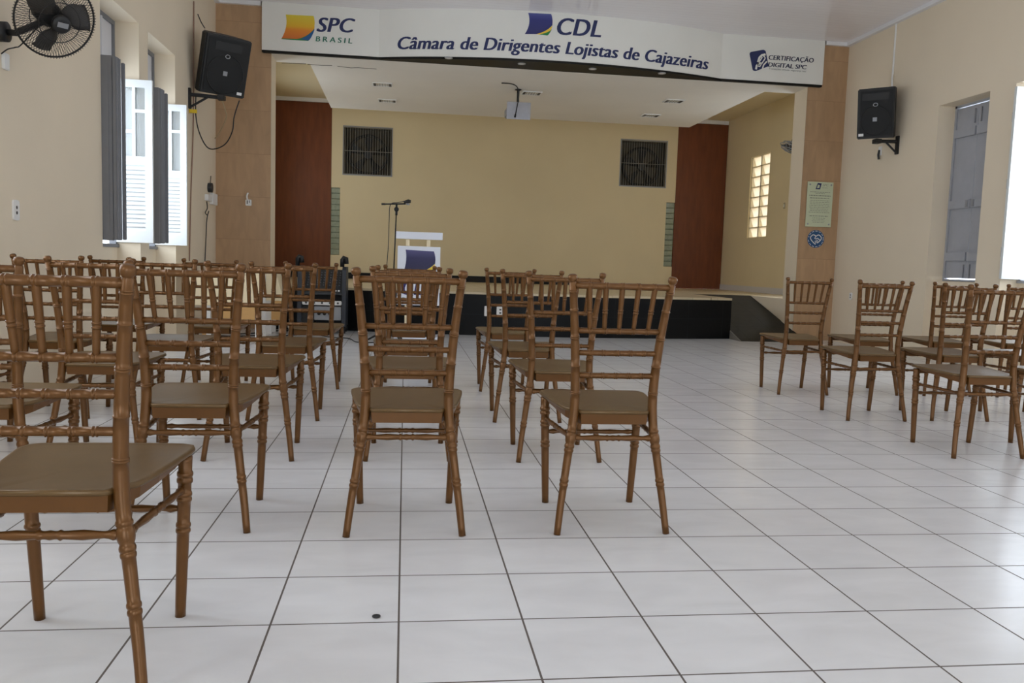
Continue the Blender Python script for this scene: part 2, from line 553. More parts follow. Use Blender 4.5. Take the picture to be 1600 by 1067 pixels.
wall_x('wall_stage_left', SXL, SXL - 0.2, (YP + 0.4, YB + 0.25), (0, ZSC), [GBW, (10.2, 11.1, 1.64, 3.21)], M_STAGEWALL, 'cream left wall of the stage')  # unseen openings, added here to bring daylight onto the stage
bm = BM(); box(bm, SXR - 0.02, SXR, YP + 0.42, YB, ZS, ZS + 0.11)
struct('baseboard_stage_right', bm, mat('pale_grey_baseboard', (206, 202, 200), 0.5), 'pale grey skirting on the stage right wall')
bm = BM(); box(bm, SXL - 0.2, SXR + 0.2, YP + 0.45, YB + 0.25, ZSC, ZSC + 0.1)
struct('ceiling_stage', bm, M_STAGECEIL, 'cream ceiling over the stage')
bm = BM(); box(bm, -1.345, 5.17, YP + 0.452, 13.1, 3.60, 3.78)
struct('ceiling_dropped', bm, M_PLASTER, 'white dropped ceiling slab over the stage')
for x in (-0.6, 2.0, 4.6):
    bm = BM(); box(bm, x - 0.02, x + 0.02, 11.2, 11.24, 3.78, ZSC)
    struct('ceiling_hanger', bm, M_PLASTER, 'hanger of the dropped ceiling')
# hairline crack in the plaster between beam and slab
bm = BM()
for seg_ in (((-1.73, 9.86), (-1.4, 9.83)), ((-1.38, 9.84), (-1.2, 9.86), (-1.05, 9.83)), ((-0.98, 9.85), (-0.8, 9.90), (-0.7, 9.86), (-0.45, 9.88))):
    for i in range(len(seg_) - 1):
        (a, b), (c, d) = seg_[i], seg_[i + 1]
        prism(bm, [(a, b - 0.012), (c, d - 0.012), (c, d + 0.012), (a, b + 0.012)], 3.5985, 3.6005)
struct('plaster_crack', bm, M_CRACK, 'dark crack in the plaster under the beam')


def blocks_window(n, x0, x1, ypos, lab):
    """cream pierced blocks with slanted slats, across x"""
    y0, y1, z0, z1 = GBW
    bm = BM()
    for k in range(3):
        yy = y0 + (y1 - y0) * k / 2
        w = 0.03
        box(bm, x0, x1, max(y0, yy - w), min(y1, yy + w), z0, z1)
    for j in range(9):
        zz = z0 + (z1 - z0) * j / 8
        box(bm, x0, x1, y0, y1, max(z0, zz - 0.010), min(z1, zz + 0.010))
    w = struct('window_%d' % n, bm, M_COBOGO, lab)
    bm = BM()
    for k in range(2):
        ya, yb_ = y0 + (y1 - y0) * k / 2 + 0.03, y0 + (y1 - y0) * (k + 1) / 2 - 0.03
        for j in range(8):
            za, zb_ = z0 + (z1 - z0) * j / 8 + 0.011, z0 + (z1 - z0) * (j + 1) / 8 - 0.011
            prism(bm, [(x0 + 0.075, za), (x0 + 0.015, zb_), (x0 + 0.035, zb_), (x0 + 0.095, za)], ya, yb_, 'y')
    link('glass_blocks', bm, M_TRANSL, w)
    return w


blocks_window(3, SXR + 0.03, SXR + 0.16, 0, 'bright pierced block window on the stage right wall')
for i, (a, b, c, d) in enumerate(STRIPS):
    bm = BM()
    n = 12
    for k in range(n):
        z = c + (d - c) * k / n
        h = (d - c) / n
        # each block a shallow pillow
        prism(bm, [(YB + 0.035, z + 0.002), (YB + 0.022, z + 0.014), (YB + 0.014, z + h - 0.014), (YB + 0.028, z + h - 0.002), (YB + 0.15, z + h - 0.002), (YB + 0.15, z + 0.002)],
              a + 0.004, b - 0.004, 'x')
    box(bm, a, b, YB + 0.151, YB + 0.22, c, d)
    struct('window_%d' % (4 + i), bm, M_GLASSBLOCK, 'narrow strip of dim glass blocks at the %s end of the back wall' % ('left', 'right')[i])

# ------------------------------------------------------------------ windows with shutters
def leaf(name, parent, w, z0, z1, hinge, direction, normal, two_tone=True, inner=M_GREYPAINT, outer=M_WHITEPAINT, pane_cols=2, half=False):
    """a louvred shutter leaf: w wide from the hinge along direction, face thickness along normal (normal = painted-grey inside)"""
    d, n = Vector(direction), Vector(normal)
    h = Vector(hinge)
    t = 0.035
    def fr(bm, a, b, c, e, k0=0.0, k1=None):
        k1 = t if k1 is None else k1
        vs = []
        for u in (a, b):
            for k in (k0, k1):
                for z in (c, e):
                    p = h + d * u + n * k
                    vs.append(bm.verts.new((p.x, p.y, z)))
        fs = [(0, 1, 3, 2), (4, 6, 7, 5), (0, 4, 5, 1), (2, 3, 7, 6), (0, 2, 6, 4), (1, 5, 7, 3)]
        for f in fs:
            bm.faces.new([vs[i] for i in f])
    st, H = 0.065, z1 - z0
    zl0, zl1, zp0, zp1 = z0 + 0.11, z0 + 0.72, z0 + 0.80, z1 - 0.07
    bm = BM()
    fr(bm, 0, st, z0, z1); fr(bm, w - st, w, z0, z1)
    fr(bm, st, w - st, z0, zl0); fr(bm, st, w - st, zl1, zp0); fr(bm, st, w - st, zp1, z1)
    fr(bm, w / 2 - 0.014, w / 2 + 0.014, zp0, zp1)
    zm = zp0 + (zp1 - zp0) * 0.36
    fr(bm, st, w / 2 - 0.014, zm - 0.016, zm + 0.016)
    zm2 = zp0 + (zp1 - zp0) * 0.66
    fr(bm, w / 2 + 0.014, w - st, zm2 - 0.016, zm2 + 0.016)
    bm.normal_update()
    bmesh.ops.recalc_face_normals(bm, faces=bm.faces)
    for f in bm.faces:
        f.material_index = 0 if f.normal.dot(n) > 0.5 else 1
    lf = link(name, bm, [inner, outer], parent)
    bm = BM()
    k = 15
    for i in range(k):
        z = zl0 + (zl1 - zl0) * (i + 0.5) / k
        q = (zl1 - zl0) / k
        vs = []
        for u in (st, w - st):
            for kk, zz in ((0.004, z - q * 0.52), (0.010, z - q * 0.60), (t - 0.004, z + q * 0.44), (t - 0.010, z + q * 0.52)):
                p = h + d * u + n * kk
                vs.append(bm.verts.new((p.x, p.y, zz)))
        bm.faces.new((vs[0], vs[1], vs[2], vs[3])); bm.faces.new((vs[4], vs[7], vs[6], vs[5]))
        for a in range(4):
            f = bm.faces.new((vs[a], vs[(a + 1) % 4], vs[4 + (a + 1) % 4], vs[4 + a]))
    bmesh.ops.recalc_face_normals(bm, faces=bm.faces)
    for f in bm.faces:
        f.material_index = 0 if f.normal.dot(n) > 0.2 else 1
    link('louvre_slats', bm, [inner, outer], lf)
    bm = BM(); fr(bm, st, w - st, zp0, zp1, t * 0.42, t * 0.58)
    link('glass_pane', bm, M_PANE, lf)
    return lf


def left_window(n, y0, y1, lab):
    z0, zt, z1 = 1.03, 2.57, 3.07
    bm = BM()
    xa, xb = XLO - 0.06, XLO
    box(bm, xa, xb, y0, y0 + 0.035, z0, z1); box(bm, xa, xb, y1 - 0.035, y1, z0, z1)
    box(bm, xa, xb, y0 + 0.035, y1 - 0.035, z1 - 0.04, z1); box(bm, xa, xb, y0 + 0.035, y1 - 0.035, zt, zt + 0.05)
    box(bm, xa - 0.03, xb + 0.02, y0, y1, z0 - 0.03, z0)
    w = struct('window_%d' % n, bm, M_GREYPAINT, lab)
    w['label'] = lab
    bm = BM(); box(bm, xa + 0.02, xa + 0.04, y0 + 0.035, y1 - 0.035, zt + 0.05, z1 - 0.04)
    for yy in (y0 + (y1 - y0) / 3, y0 + 2 * (y1 - y0) / 3):
        box(bm, xa + 0.04, xb, yy - 0.015, yy + 0.015, zt + 0.05, z1 - 0.04)
    link('transom_panel', bm, M_TRANSOM, w)
    # far leaf, white outside turned to the room; near bifold pair, grey inside turned to the camera
    leaf('shutter_leaf', w, 0.33, 1.05, 2.55, (XLO + 0.005, y1 - 0.04, 0), (1, 0, 0), (0, 1, 0))
    if n == 1:
        bm = BM()
        box(bm, XLO + 0.005, -2.41, y0 + 0.012, y0 + 0.045, 1.05, 2.55, 0.003)
        box(bm, XLO + 0.06, -2.435, y0 + 0.006, y0 + 0.012, 1.12, 2.50, 0.002)
        link('board_leaf', bm, M_GREYPAINT, w)
    else:
        leaf('shutter_leaf', w, 0.30, 1.05, 2.55, (XLO + 0.005, y0 + 0.045, 0), (1, 0, 0), (0, -1, 0))
    # its folded half turned along the wall, with upright beads
    bm = BM()
    yl = y0 + 0.13
    box(bm, -2.405, -2.378, y0 + 0.012, yl, 1.055, 2.545, 0.003)
    for yy in (y0 + 0.03, y0 + 0.065, y0 + 0.10):
        sweep(bm, [(-2.376, yy, 1.06), (-2.376, yy, 2.54)], 0.010, 8)
    link('folded_leaf', bm, M_GREYPAINT, w)
    bm = BM()
    box(bm, -2.376, -2.352, yl + 0.003, yl + 0.04, 1.06, 2.52, 0.004)
    link('edge_leaf', bm, M_GREYPAINT, w)
    return w


left_window(1, *LW[0], 'left wall window farther from the stage with open white louvred shutters')
left_window(2, *LW[1], 'left wall window next to the stage with open white louvred shutters')


def right_closed(n, y0, y1, lab):
    z0, z1 = 0.945, 2.98
    bm = BM()
    xa, xb = XRO, XRO + 0.05
    box(bm, xa, xb, y0, y0 + 0.03, z0, z1); box(bm, xa, xb, y1 - 0.03, y1, z0, z1)
    box(bm, xa, xb, y0, y1, z1 - 0.025, z1); box(bm, xa, xb, y0, y1, z0 - 0.02, z0 + 0.005)
    w = struct('window_%d' % n, bm, M_GREYLIGHT, lab)
    ym = (y0 + y1) / 2 + 0.03
    for a, b in ((y0 + 0.032, ym - 0.003), (ym + 0.003, y1 - 0.032)):
        bm = BM()
        box(bm, xa + 0.015, xa + 0.04, a, b, z0 + 0.018, z1 - 0.035)
        for z in (z0 + 0.27, z0 + 0.88, z1 - 0.33):
            box(bm, xa - 0.012, xa + 0.016, a + 0.01, b - 0.01, z - 0.05, z + 0.05, 0.003)
        s = link('board_shutter', bm, M_GREYLIGHT, w)
        bm = BM()
        yy = b - 0.05 if b < y1 - 0.1 else a + 0.05
        for z in (z0 + 0.10, z1 - 0.16):
            sweep(bm, [(xa + 0.006, yy, z - 0.08), (xa + 0.006, yy, z + 0.08)], 0.009, 8)
        box(bm, xa - 0.018, xa - 0.011, yy - 0.02, yy + 0.02, z0 + 0.84, z0 + 0.92)
        link('bolt', bm, M_GREYMETAL, s)
    return w


right_closed(6, *RW[0], 'right wall window near the stage with closed grey board shutters')


def right_open(n, y0, y1, lab):
    z0, z1 = 0.95, 2.98
    bm = BM()
    xa, xb = XRO, XRO + 0.05
    box(bm, xa, xb, y0, y0 + 0.03, z0, z1); box(bm, xa, xb, y1 - 0.03, y1, z0, z1)
    box(bm, xa, xb, y0, y1, z1 - 0.03, z1); box(bm, xa - 0.02, xb, y0, y1, z0 - 0.02, z0 + 0.01)
    w = struct('window_%d' % n, bm, M_GREYLIGHT, lab)
    for yy, s in ((y1 - 0.075, 1), (y0 + 0.04, -1)):
        bm = BM()
        ya, yb_ = (yy, yy + 0.035)
        box(bm, xa - 0.255, xa + 0.0, ya, yb_, z0 + 0.02, z1 - 0.05)
        bmesh.ops.recalc_face_normals(bm, faces=bm.faces)
        for f in bm.faces:
            f.material_index = 1 if f.normal.y * s > 0.5 else 0
        lf = link('board_shutter', bm, [M_WHITEPAINT, M_GREYLIGHT], w)
        bm = BM()
        for z in (z0 + 0.3, z0 + 1.0, z1 - 0.35):
            box(bm, xa - 0.25, xa - 0.01, ya - 0.012 if s < 0 else yb_, ya if s < 0 else yb_ + 0.012, z - 0.05, z + 0.05)
        link('shutter_batten', bm, M_GREYLIGHT, lf)
    return w


right_open(7, *RW[1], 'right wall window with open shutter at the edge of view')
# daylight openings: guide sky light through each of them
for i, (a, b) in enumerate(LW):
    sky_portal('daylight_portal', (XLO - 0.12, (a + b) / 2, 1.8 if i < 2 else 2.03), (1, 0, 0), b - a, 1.5 if i < 2 else 2.06)
for a, b in RW[1:]:
    sky_portal('daylight_portal', (XRO + 0.12, (a + b) / 2, 1.96), (-1, 0, 0), b - a, 2.04)
for x in (-0.4, 4.0):
    sky_portal('daylight_portal', (x, YR - 0.25, 1.3), (0, 1, 0), 2.0, 2.6)
for x, s in ((SXL - 0.23, 1), (SXR + 0.23, -1)):
    for y in (10.65, 13.4):
        sky_portal('daylight_portal', (x, y, 2.42), (s, 0, 0), 0.9, 1.57)

# ------------------------------------------------------------------ sign over the stage
def sign_y(x): return arc_y(x, -0.40, 4.30, 9.30, 0.41)


ZG0, ZG1 = 3.63, ZC - 0.001
def sign_at(px, py):
    d = pray(px, py)
    y = 9.3
    for _ in range(60):
        p = CAM_POS + d * ((y - CAM_POS.y) / d.y)
        y = sign_y(p.x)
    return p


sign = thing('sign_board', 'long white bowed sign board across the top of the stage', 'sign', (1.95, 9.30, ZG0))
SI = sign.matrix_world.inverted() if False else Matrix.Translation(-Vector((1.95, 9.30, ZG0)))
xs = [-1.90, -0.40] + [-0.40 + 4.70 * i / 48 for i in range(1, 48)] + [4.30, 5.80]


def s_link(name, bm, m, label=None):
    bm.transform(SI)
    o = link(name, bm, m, sign)
    if label: o['label'] = label
    return o


bm = BM()
front = [(x, sign_y(x)) for x in xs]
back = [(x, sign_y(x) + 0.012) for x in xs[::-1]]
prism(bm, front + back, ZG0, ZG1)
box(bm, -1.90, -1.885, 9.312, YP - 0.001, ZG0, ZG1); box(bm, 5.785, 5.80, 9.312, YP - 0.001, ZG0, ZG1)
s_link('face_panel', bm, M_SIGN)
bm = BM()
prism(bm, [(x, sign_y(x) + 0.013) for x in xs] + [(5.784, YP - 0.001), (-1.884, YP - 0.001)], ZG0 - 0.028, ZG0 + 0.012)
s_link('underside', bm, M_BLACKPAINT, 'black underside')
bm = BM()
prism(bm, [(x, sign_y(x) - 0.006) for x in xs if x < 2.25 or x > 3.7][:40], ZG1 - 0.014, ZG1 - 0.003) if False else None
for px, py in ((701, 90), (815, 99), (926, 107), (1034, 114)):
    p = at(px, py, 2, ZG0 - 0.028)
    t = thing('recessed_spotlight', '', 'spotlight', (p.x, p.y, ZG0 - 0.028), 'spotlights under the sign board')
    names = {701: 'leftmost of the four small spotlights under the sign board', 815: 'second from left of the four spotlights under the sign board',
             926: 'third from left of the four spotlights under the sign board', 1034: 'rightmost of the four small spotlights under the sign board'}
    t['label'] = names[px]
    bm = BM(); ring = [Vector((0.045 * math.cos(a), 0.045 * math.sin(a), -0.004)) for a in [2 * PI * k / 20 for k in range(20)]]
    sweep(bm, ring, 0.008, 6, closed=True)
    link('rim', bm, M_STEEL, t, True)
    bm = BM(); disc(bm, (0, 0, -0.006), (0, 0, 1), 0.04, 0.005)
    link('lamp', bm, M_WHITEPL, t)


def text_mesh(s, shear=0.0, bold=0.0, spacing=1.0):
    c = bpy.data.curves.new('lettering', 'FONT')
    c.body = s
    c.shear = shear
    c.offset = bold
    c.space_character = spacing
    c.resolution_u = 4
    c.fill_mode = 'FRONT'
    o = bpy.data.objects.new('lettering_source', c)
    COL.objects.link(o)
    dg = bpy.context.evaluated_depsgraph_get()
    me = bpy.data.meshes.new_from_object(o.evaluated_get(dg))
    bpy.data.objects.remove(o)
    bpy.data.curves.remove(c)
    return me


CAPH = 0.729


def text_between(s, p0, p1, cap, place, shear=0.0, bold=0.0, spacing=1.0, heavy=0.0):
    """letters from p0 to p1 (u,v baseline points) with the cap height cap; place(u,v) -> world point"""
    me = text_mesh(s, shear, bold, spacing)
    bm = BM(); bm.from_mesh(me); bpy.data.meshes.remove(me)
    x0 = min(v.co.x for v in bm.verts); x1 = max(v.co.x for v in bm.verts)
    dup = bmesh.ops.duplicate(bm, geom=list(bm.verts) + list(bm.edges) + list(bm.faces))['geom'] if heavy else []
    second = {v for v in dup if isinstance(v, bmesh.types.BMVert)}
    for v in bm.verts:
        t = (v.co.x - x0) / (x1 - x0)
        q = v.co.y / CAPH * cap
        du = heavy * cap * (0.5 if v in second else -0.5)
        v.co = place(p0[0] + (p1[0] - p0[0]) * t + du, p0[1] + (p1[1] - p0[1]) * t + q)
        if v in second:
            v.co.y -= 0.0008
    return bm


def on_sign(u, v): return Vector((u, sign_y(u) - 0.003, v))


def sign_text(s, pl_, pr_, captop, m, name, label, **k):
    a, b = sign_at(*pl_), sign_at(*pr_)
    c = sign_at(pl_[0], captop)
    bm = text_between(s, (a.x, a.z), (b.x, b.z), c.z - a.z, on_sign, **k)
    return s_link(name, bm, m, label)


sign_text('Câmara de Dirigentes Lojistas de Cajazeiras', (622, 77), (1106, 109), 56.5, M_NAVY, 'lettering', 'navy italic lettering of the long line', shear=0.22, spacing=1.03, heavy=0.10)
sign_text('CDL', (871, 54), (938, 58.5), 26, M_NAVY, 'lettering', 'large navy italic letters CDL', shear=0.22, spacing=1.04, heavy=0.09)
sign_text('SPC', (495.5, 49.5), (554, 51), 26, M_NAVY, 'lettering', 'large navy italic letters SPC', shear=0.22, spacing=1.04, heavy=0.09)
sign_text('BRASIL', (493.5, 64.5), (550, 68), 56, M_GREEN, 'lettering', 'small green spaced letters', shear=0.1, spacing=1.5, heavy=0.08)
sign_text('CERTIFICAÇÃO', (1201, 93), (1271, 98), 85.5, M_NAVY2, 'lettering', 'dark blue capitals upper line', shear=0.12, spacing=1.04, heavy=0.09)
sign_text('DIGITAL SPC', (1200, 104), (1260, 108.5), 97, M_NAVY2, 'lettering', 'dark blue capitals lower line', shear=0.12, spacing=0.98, heavy=0.09)
sign_text('Transações virtuais, segurança real', (1201, 108.3), (1259, 112.8), 105.6, mat('grey_print', (120, 122, 124), 0.6), 'lettering', 'tiny grey line under the capitals')


def sign_shape(pix, m, name='emblem_shape', label=None, lift=0.003, holes=None):
    bm = BM()
    vs = []
    for q in pix:
        p = sign_at(*q)
        vs.append(bm.verts.new((p.x, sign_y(p.x) - lift, p.z)))
    bm.faces.new(vs).normal_update()
    bmesh.ops.triangulate(bm, faces=bm.faces, ngon_method='EAR_CLIP')
    return s_link(name, bm, m, label)


def bez(a, c, b, n=8):
    return [((1 - t) ** 2 * a[0] + 2 * t * (1 - t) * c[0] + t * t * b[0], (1 - t) ** 2 * a[1] + 2 * t * (1 - t) * c[1] + t * t * b[1]) for t in [i / n for i in range(n + 1)]]


zt, zb = sign_at(470, 23).z - ZG0, sign_at(470, 62).z - ZG0
M_SUN = ramp_mat('yellow_orange_print', [(0.0, (214, 108, 44)), (0.38, (230, 142, 40)), (0.55, (230, 184, 40)), (1.0, (226, 208, 66))], 2, zb, zt)
flagA = bez((446.5, 22.8), (451, 42), (439.5, 61), 8)
sign_shape(flagA + [(464, 62)] + bez((464, 61.5), (481, 58), (491.5, 44.5), 8) + bez((491.5, 40), (492.5, 32), (490, 25), 6), M_SUN, label='yellow to orange flag')
sign_shape([(441, 60)] + [(439.5, 61.2), (482, 64)] + bez((491.5, 44.5), (481, 58), (464, 61), 8), M_GREEN2, lift=0.0036, label='green lower edge of the flag')
sign_shape([(470, 61.5), (482, 63.2)] + bez((484, 62), (490, 53), (491.6, 45.5), 6) + bez((491.5, 45), (484, 55), (470, 61), 8)[1:-1], M_BLUE, lift=0.0042, label='blue corner of the flag')
zt2, zb2 = sign_at(842, 21).z - ZG0, sign_at(842, 55).z - ZG0
M_NAVYG = ramp_mat('navy_print_gradient', [(0.0, (36, 40, 100)), (0.7, (44, 50, 120)), (1.0, (78, 86, 150))], 2, zb2, zt2)
sign_shape(bez((825.3, 20.2), (831, 37), (820, 53.3), 8) + [(842, 53.3)] + bez((842, 53), (855, 49), (863, 39.5), 6) + bez((863.2, 36), (863.8, 29), (861, 22), 6), M_NAVYG, label='navy flag emblem')
sign_shape([(838, 53.4)] + [(855, 55.6)] + bez((856, 55.3), (861, 48), (863.2, 40), 6) + bez((863.2, 39.5), (855, 49), (840, 52.8), 6)[1:], M_YELLOW, lift=0.0036, label='yellow band of the emblem')
sign_shape([(843, 54), (855, 55.7)] + bez((856.5, 54.8), (860, 50.5), (862.2, 45.5), 6) + bez((862, 46.3), (855, 52), (844, 53.4), 6)[1:], M_GREEN2, lift=0.0042, label='green tip of the emblem')
# digital certificate emblem: a rounded tilted blue square with a white chain key through it
rs = []
for (cx, cy), (a0, a1) in (((1175.5, 84.5), (180, 260)), ((1192, 81.5), (260, 350)), ((1196, 101.5), (-10, 80)), ((1180, 107.5), (80, 180))):
    for k in range(7):
        a = math.radians(a0 + (a1 - a0) * k / 6)
        rs.append((cx + 4.5 * math.cos(a), cy + 3.6 * math.sin(a)))
sign_shape(rs, M_NAVY, label='blue rounded square emblem')


def sign_stroke(pix, w, m, lift=0.005, label=None):
    bm = BM()
    pts = [sign_at(*q) for q in pix]
    L, R = [], []
    for i, p in enumerate(pts):
        d = pts[min(i + 1, len(pts) - 1)] - pts[max(i - 1, 0)]
        n = Vector((-d.z, 0, d.x)).normalized() * w / 2
        for S, s in ((L, 1), (R, -1)):
            q = p + n * s
            S.append(bm.verts.new((q.x, sign_y(q.x) - lift, q.z)))
    for i in range(len(pts) - 1):
        bm.faces.new((L[i], L[i + 1], R[i + 1], R[i]))
    return s_link('emblem_stroke', bm, m, label)


sign_stroke([(1181, 108.5), (1182, 103), (1186, 99), (1190, 99.5)], 0.03, M_SIGN)
sign_stroke([(1196, 85), (1190, 86.5), (1186.5, 90), (1184, 97)], 0.03, M_SIGN)
sign_stroke(bez((1192.5, 88), (1196, 88.5), (1195, 92), 4) + bez((1195, 92), (1191, 98), (1188, 102.5), 4) + bez((1187, 104), (1183, 104), (1184, 100), 4) + bez((1184, 100), (1188, 94), (1191, 89), 4), 0.016, M_SIGN)
sign_stroke([(1198, 96), (1193, 101.5), (1191, 108)], 0.02, M_SIGN)

# ------------------------------------------------------------------ stage fittings
def ceiling_light(px0, py0, px1, py1, lab):
    a, b = at(px0, py0, 2, 3.6), at(px1, py1, 2, 3.6)
    c = (a + b) / 2
    w = 0.30
    t = thing('ceiling_light', lab, 'light', (c.x, c.y, 3.6), 'louvred lights in the dropped ceiling')
    bm = BM()
    hw, hd = w / 2, 0.12
    for q in ((-hw, hw, -hd, -hd + 0.015), (-hw, hw, hd - 0.015, hd), (-hw, -hw + 0.015, -hd + 0.015, hd - 0.015), (hw - 0.015, hw, -hd + 0.015, hd - 0.015)):
        box(bm, *q, -0.014, 0)
    link('frame', bm, M_WHITEPL, t)
    bm = BM(); box(bm, -hw + 0.016, hw - 0.016, -hd + 0.016, hd - 0.016, -0.0045, -0.0005)
    link('reflector', bm, M_WHITEPL, t)
    for sx in (-1, 1):
        bm = BM(); box(bm, sx * (hw - 0.035) - 0.018, sx * (hw - 0.035) + 0.018, -hd + 0.018, hd - 0.018, -0.011, -0.0048)
        link('dark_end', bm, M_SCREEN, t)
    bm = BM()
    for k in range(5):
        x = -hw + 0.07 + k * 0.04
        box(bm, x - 0.004, x + 0.004, -hd + 0.017, hd - 0.017, -0.012, -0.005)
    link('louvre', bm, M_STEEL, t)
    return t


ceiling_light(582, 128, 613, 135, 'left front one of the louvred lights in the dropped ceiling')
ceiling_light(590, 154, 620, 160, 'left rear one of the louvred lights in the dropped ceiling')
ceiling_light(815, 141, 846, 149, 'louvred ceiling light just right of the projector pole')
ceiling_light(1037, 154, 1068, 161, 'right front one of the louvred lights in the dropped ceiling')
ceiling_light(1003, 178, 1030, 182, 'right rear one of the louvred lights in the dropped ceiling')

# projector
YJ = 10.55
p0, p1 = at(792, 159, 1, YJ), at(828, 188, 1, YJ)
pj = thing('projector', 'silver grey projector hanging from a black pole under the dropped ceiling', 'projector', ((p0.x + p1.x) / 2, YJ, p1.z))
w_, h_ = p1.x - p0.x, p0.z - p1.z
bm = BM(); box(bm, -w_ / 2, w_ / 2, -0.02, 0.28, 0.05, h_ * 0.55 + 0.04, 0.015)
link('body', bm, M_GREYMETAL, pj)
bm = BM(); box(bm, -w_ / 2, w_ / 2, -0.03, -0.021, 0.0, h_, 0.002)
link('cage_plate', bm, mat('brushed_plate', (168, 170, 178), 0.3, metal=0.5, noise=0.1, nscale=7), pj)
bm = BM(); sweep(bm, [(0, 0.10, h_ * 0.55 + 0.03), (0, 0.10, 3.598 - p1.z)], 0.02, 10)
disc(bm, (0, 0.10, 3.585 - p1.z), (0, 0, 1), 0.05, 0.013)
link('ceiling_pole', bm, M_BLACK, pj, True)
bm = BM()
zt_ = 3.59 - p1.z
sweep(bm, smoothpath([(-0.30, -0.30, zt_), (-0.14, -0.32, zt_ - 0.01), (-0.04, -0.15, zt_ - 0.03), (-0.01, -0.04, zt_ - 0.16), (-0.02, -0.04, h_ * 0.9), (-0.05, -0.045, h_ * 0.2)], 40), 0.008, 8)
sweep(bm, [(-0.048, -0.045, h_ * 0.27), (-0.055, -0.045, h_ * 0.1)], 0.014, 8)
link('hanging_cable', bm, M_CABLE, pj, True)

# exhaust fans in the back wall
for i, (a, b, c, d) in enumerate(FANS):
    f = thing('exhaust_fan', 'square barred exhaust fan at the %s of the stage back wall' % ('left', 'right')[i], 'fan', ((a + b) / 2, YB, (c + d) / 2), 'exhaust fans in the stage back wall')
    hw, hh = (b - a) / 2, (d - c) / 2
    bm = BM()
    box(bm, -hw + 0.002, hw - 0.002, 0.23, 0.25, -hh + 0.002, hh - 0.002)
    for q in ((-hw + 0.002, -hw + 0.02, -hh + 0.002, hh - 0.002), (hw - 0.02, hw - 0.002, -hh + 0.002, hh - 0.002)):
        box(bm, q[0], q[1], 0.02, 0.23, q[2], q[3])
    for q in ((-hh + 0.002, -hh + 0.02), (hh - 0.02, hh - 0.002)):
        box(bm, -hw + 0.02, hw - 0.02, 0.02, 0.23, q[0], q[1])
    link('housing', bm, M_DARKHOLE, f)
    bm = BM(); t_ = 0.018
    for q in ((-hw - t_, hw + t_, hh, hh + t_), (-hw - t_, hw + t_, -hh - t_, -hh), (-hw - t_, -hw, -hh, hh), (hw, hw + t_, -hh, hh)):
        box(bm, q[0], q[1], -0.012, -0.001, q[2], q[3])
    link('frame', bm, M_GREYMETAL, f)
    R = hw * 0.80
    bm = BM(); sweep(bm, [(R * math.cos(2 * PI * k / 36), 0.16, -0.05 + R * math.sin(2 * PI * k / 36)) for k in range(36)], 0.03, 8, closed=True)
    link('shroud_ring', bm, M_BLACK, f, True)
    bm = BM(); disc(bm, (0, 0.11, -0.05), (0, 1, 0), 0.075, 0.10)
    link('hub', bm, M_DARKGREY, f)
    for k in range(5):
        a0 = 2 * PI * k / 5 + 0.3
        bm = BM()
        vs = []
        for r_, da, dy in ((0.07, -0.25, 0.0), (R * 0.93, -0.32, -0.02), (R * 0.93, 0.22, 0.05), (0.07, 0.25, 0.04)):
            vs.append((r_ * math.cos(a0 + da), 0.15 + dy, -0.05 + r_ * math.sin(a0 + da)))
        lo = [bm.verts.new(v) for v in vs]; hi = [bm.verts.new((v[0], v[1] + 0.006, v[2])) for v in vs]
        bm.faces.new(lo); bm.faces.new(hi[::-1])
        for q in range(4): bm.faces.new((lo[q], lo[(q + 1) % 4], hi[(q + 1) % 4], hi[q]))
        link('blade', bm, M_BLACK, f)
    bm = BM()
    n = 19
    for k in range(n):
        x = -hw + 2 * hw * (k + 0.5) / n
        sweep(bm, [(x, 0.012, -hh), (x, 0.012, hh)], 0.0042, 6)
    for z in (0.0, -hh * 0.98, hh * 0.98):
        sweep(bm, [(-hw, 0.020, z), (hw, 0.020, z)], 0.006, 6)
    link('security_bars', bm, M_BARS, f)

# wall fan glimpsed behind the right pillar
SFZ = at(1242, 231, 1, 11.62).z
sf = thing('wall_fan', 'small grey wall fan on the stage right wall, half hidden by the pillar', 'fan', (SXR, 11.62, SFZ))
bm = BM()
ax = Vector((-0.35, 0.10, -0.93)).normalized()
u = ax.cross(Vector((0, 0, 1))).normalized(); v = ax.cross(u)
c0 = Vector((-0.22, 0.0, 0.0))
for rr, dd in ((0.21, 0), (0.17, 0.05), (0.12, 0.07), (0.17, -0.05), (0.12, -0.07)):
    sweep(bm, [c0 + ax * dd + rr * (math.cos(2 * PI * k / 28) * u + math.sin(2 * PI * k / 28) * v) for k in range(28)], 0.006, 6, closed=True)
for k in range(18):
    e = math.cos(2 * PI * k / 18) * u + math.sin(2 * PI * k / 18) * v
    sweep(bm, [c0 + ax * 0.07 + 0.05 * e, c0 + ax * 0.06 + 0.15 * e, c0 + 0.21 * e, c0 - ax * 0.06 + 0.15 * e, c0 - ax * 0.07 + 0.05 * e], 0.003, 4)
link('cage', bm, M_GREYMETAL, sf, True)
for k in range(3):
    bm = BM()
    e = math.cos(2 * PI * k / 3) * u + math.sin(2 * PI * k / 3) * v
    g_ = ax.cross(e)
    q = [c0 + 0.05 * e - 0.03 * g_, c0 + 0.18 * e - 0.09 * g_, c0 + 0.185 * e + 0.07 * g_ + ax * 0.03, c0 + 0.05 * e + 0.03 * g_ + ax * 0.02]
    lo = [bm.verts.new(p) for p in q]; hi = [bm.verts.new(p + ax * 0.004) for p in q]
    bm.faces.new(lo); bm.faces.new(hi[::-1])
    for a in range(4): bm.faces.new((lo[a], lo[(a + 1) % 4], hi[(a + 1) % 4], hi[a]))
    link('blade', bm, M_DARKGREY, sf)
bm = BM(); disc(bm, c0 - ax * 0.14, ax, 0.06, 0.2)
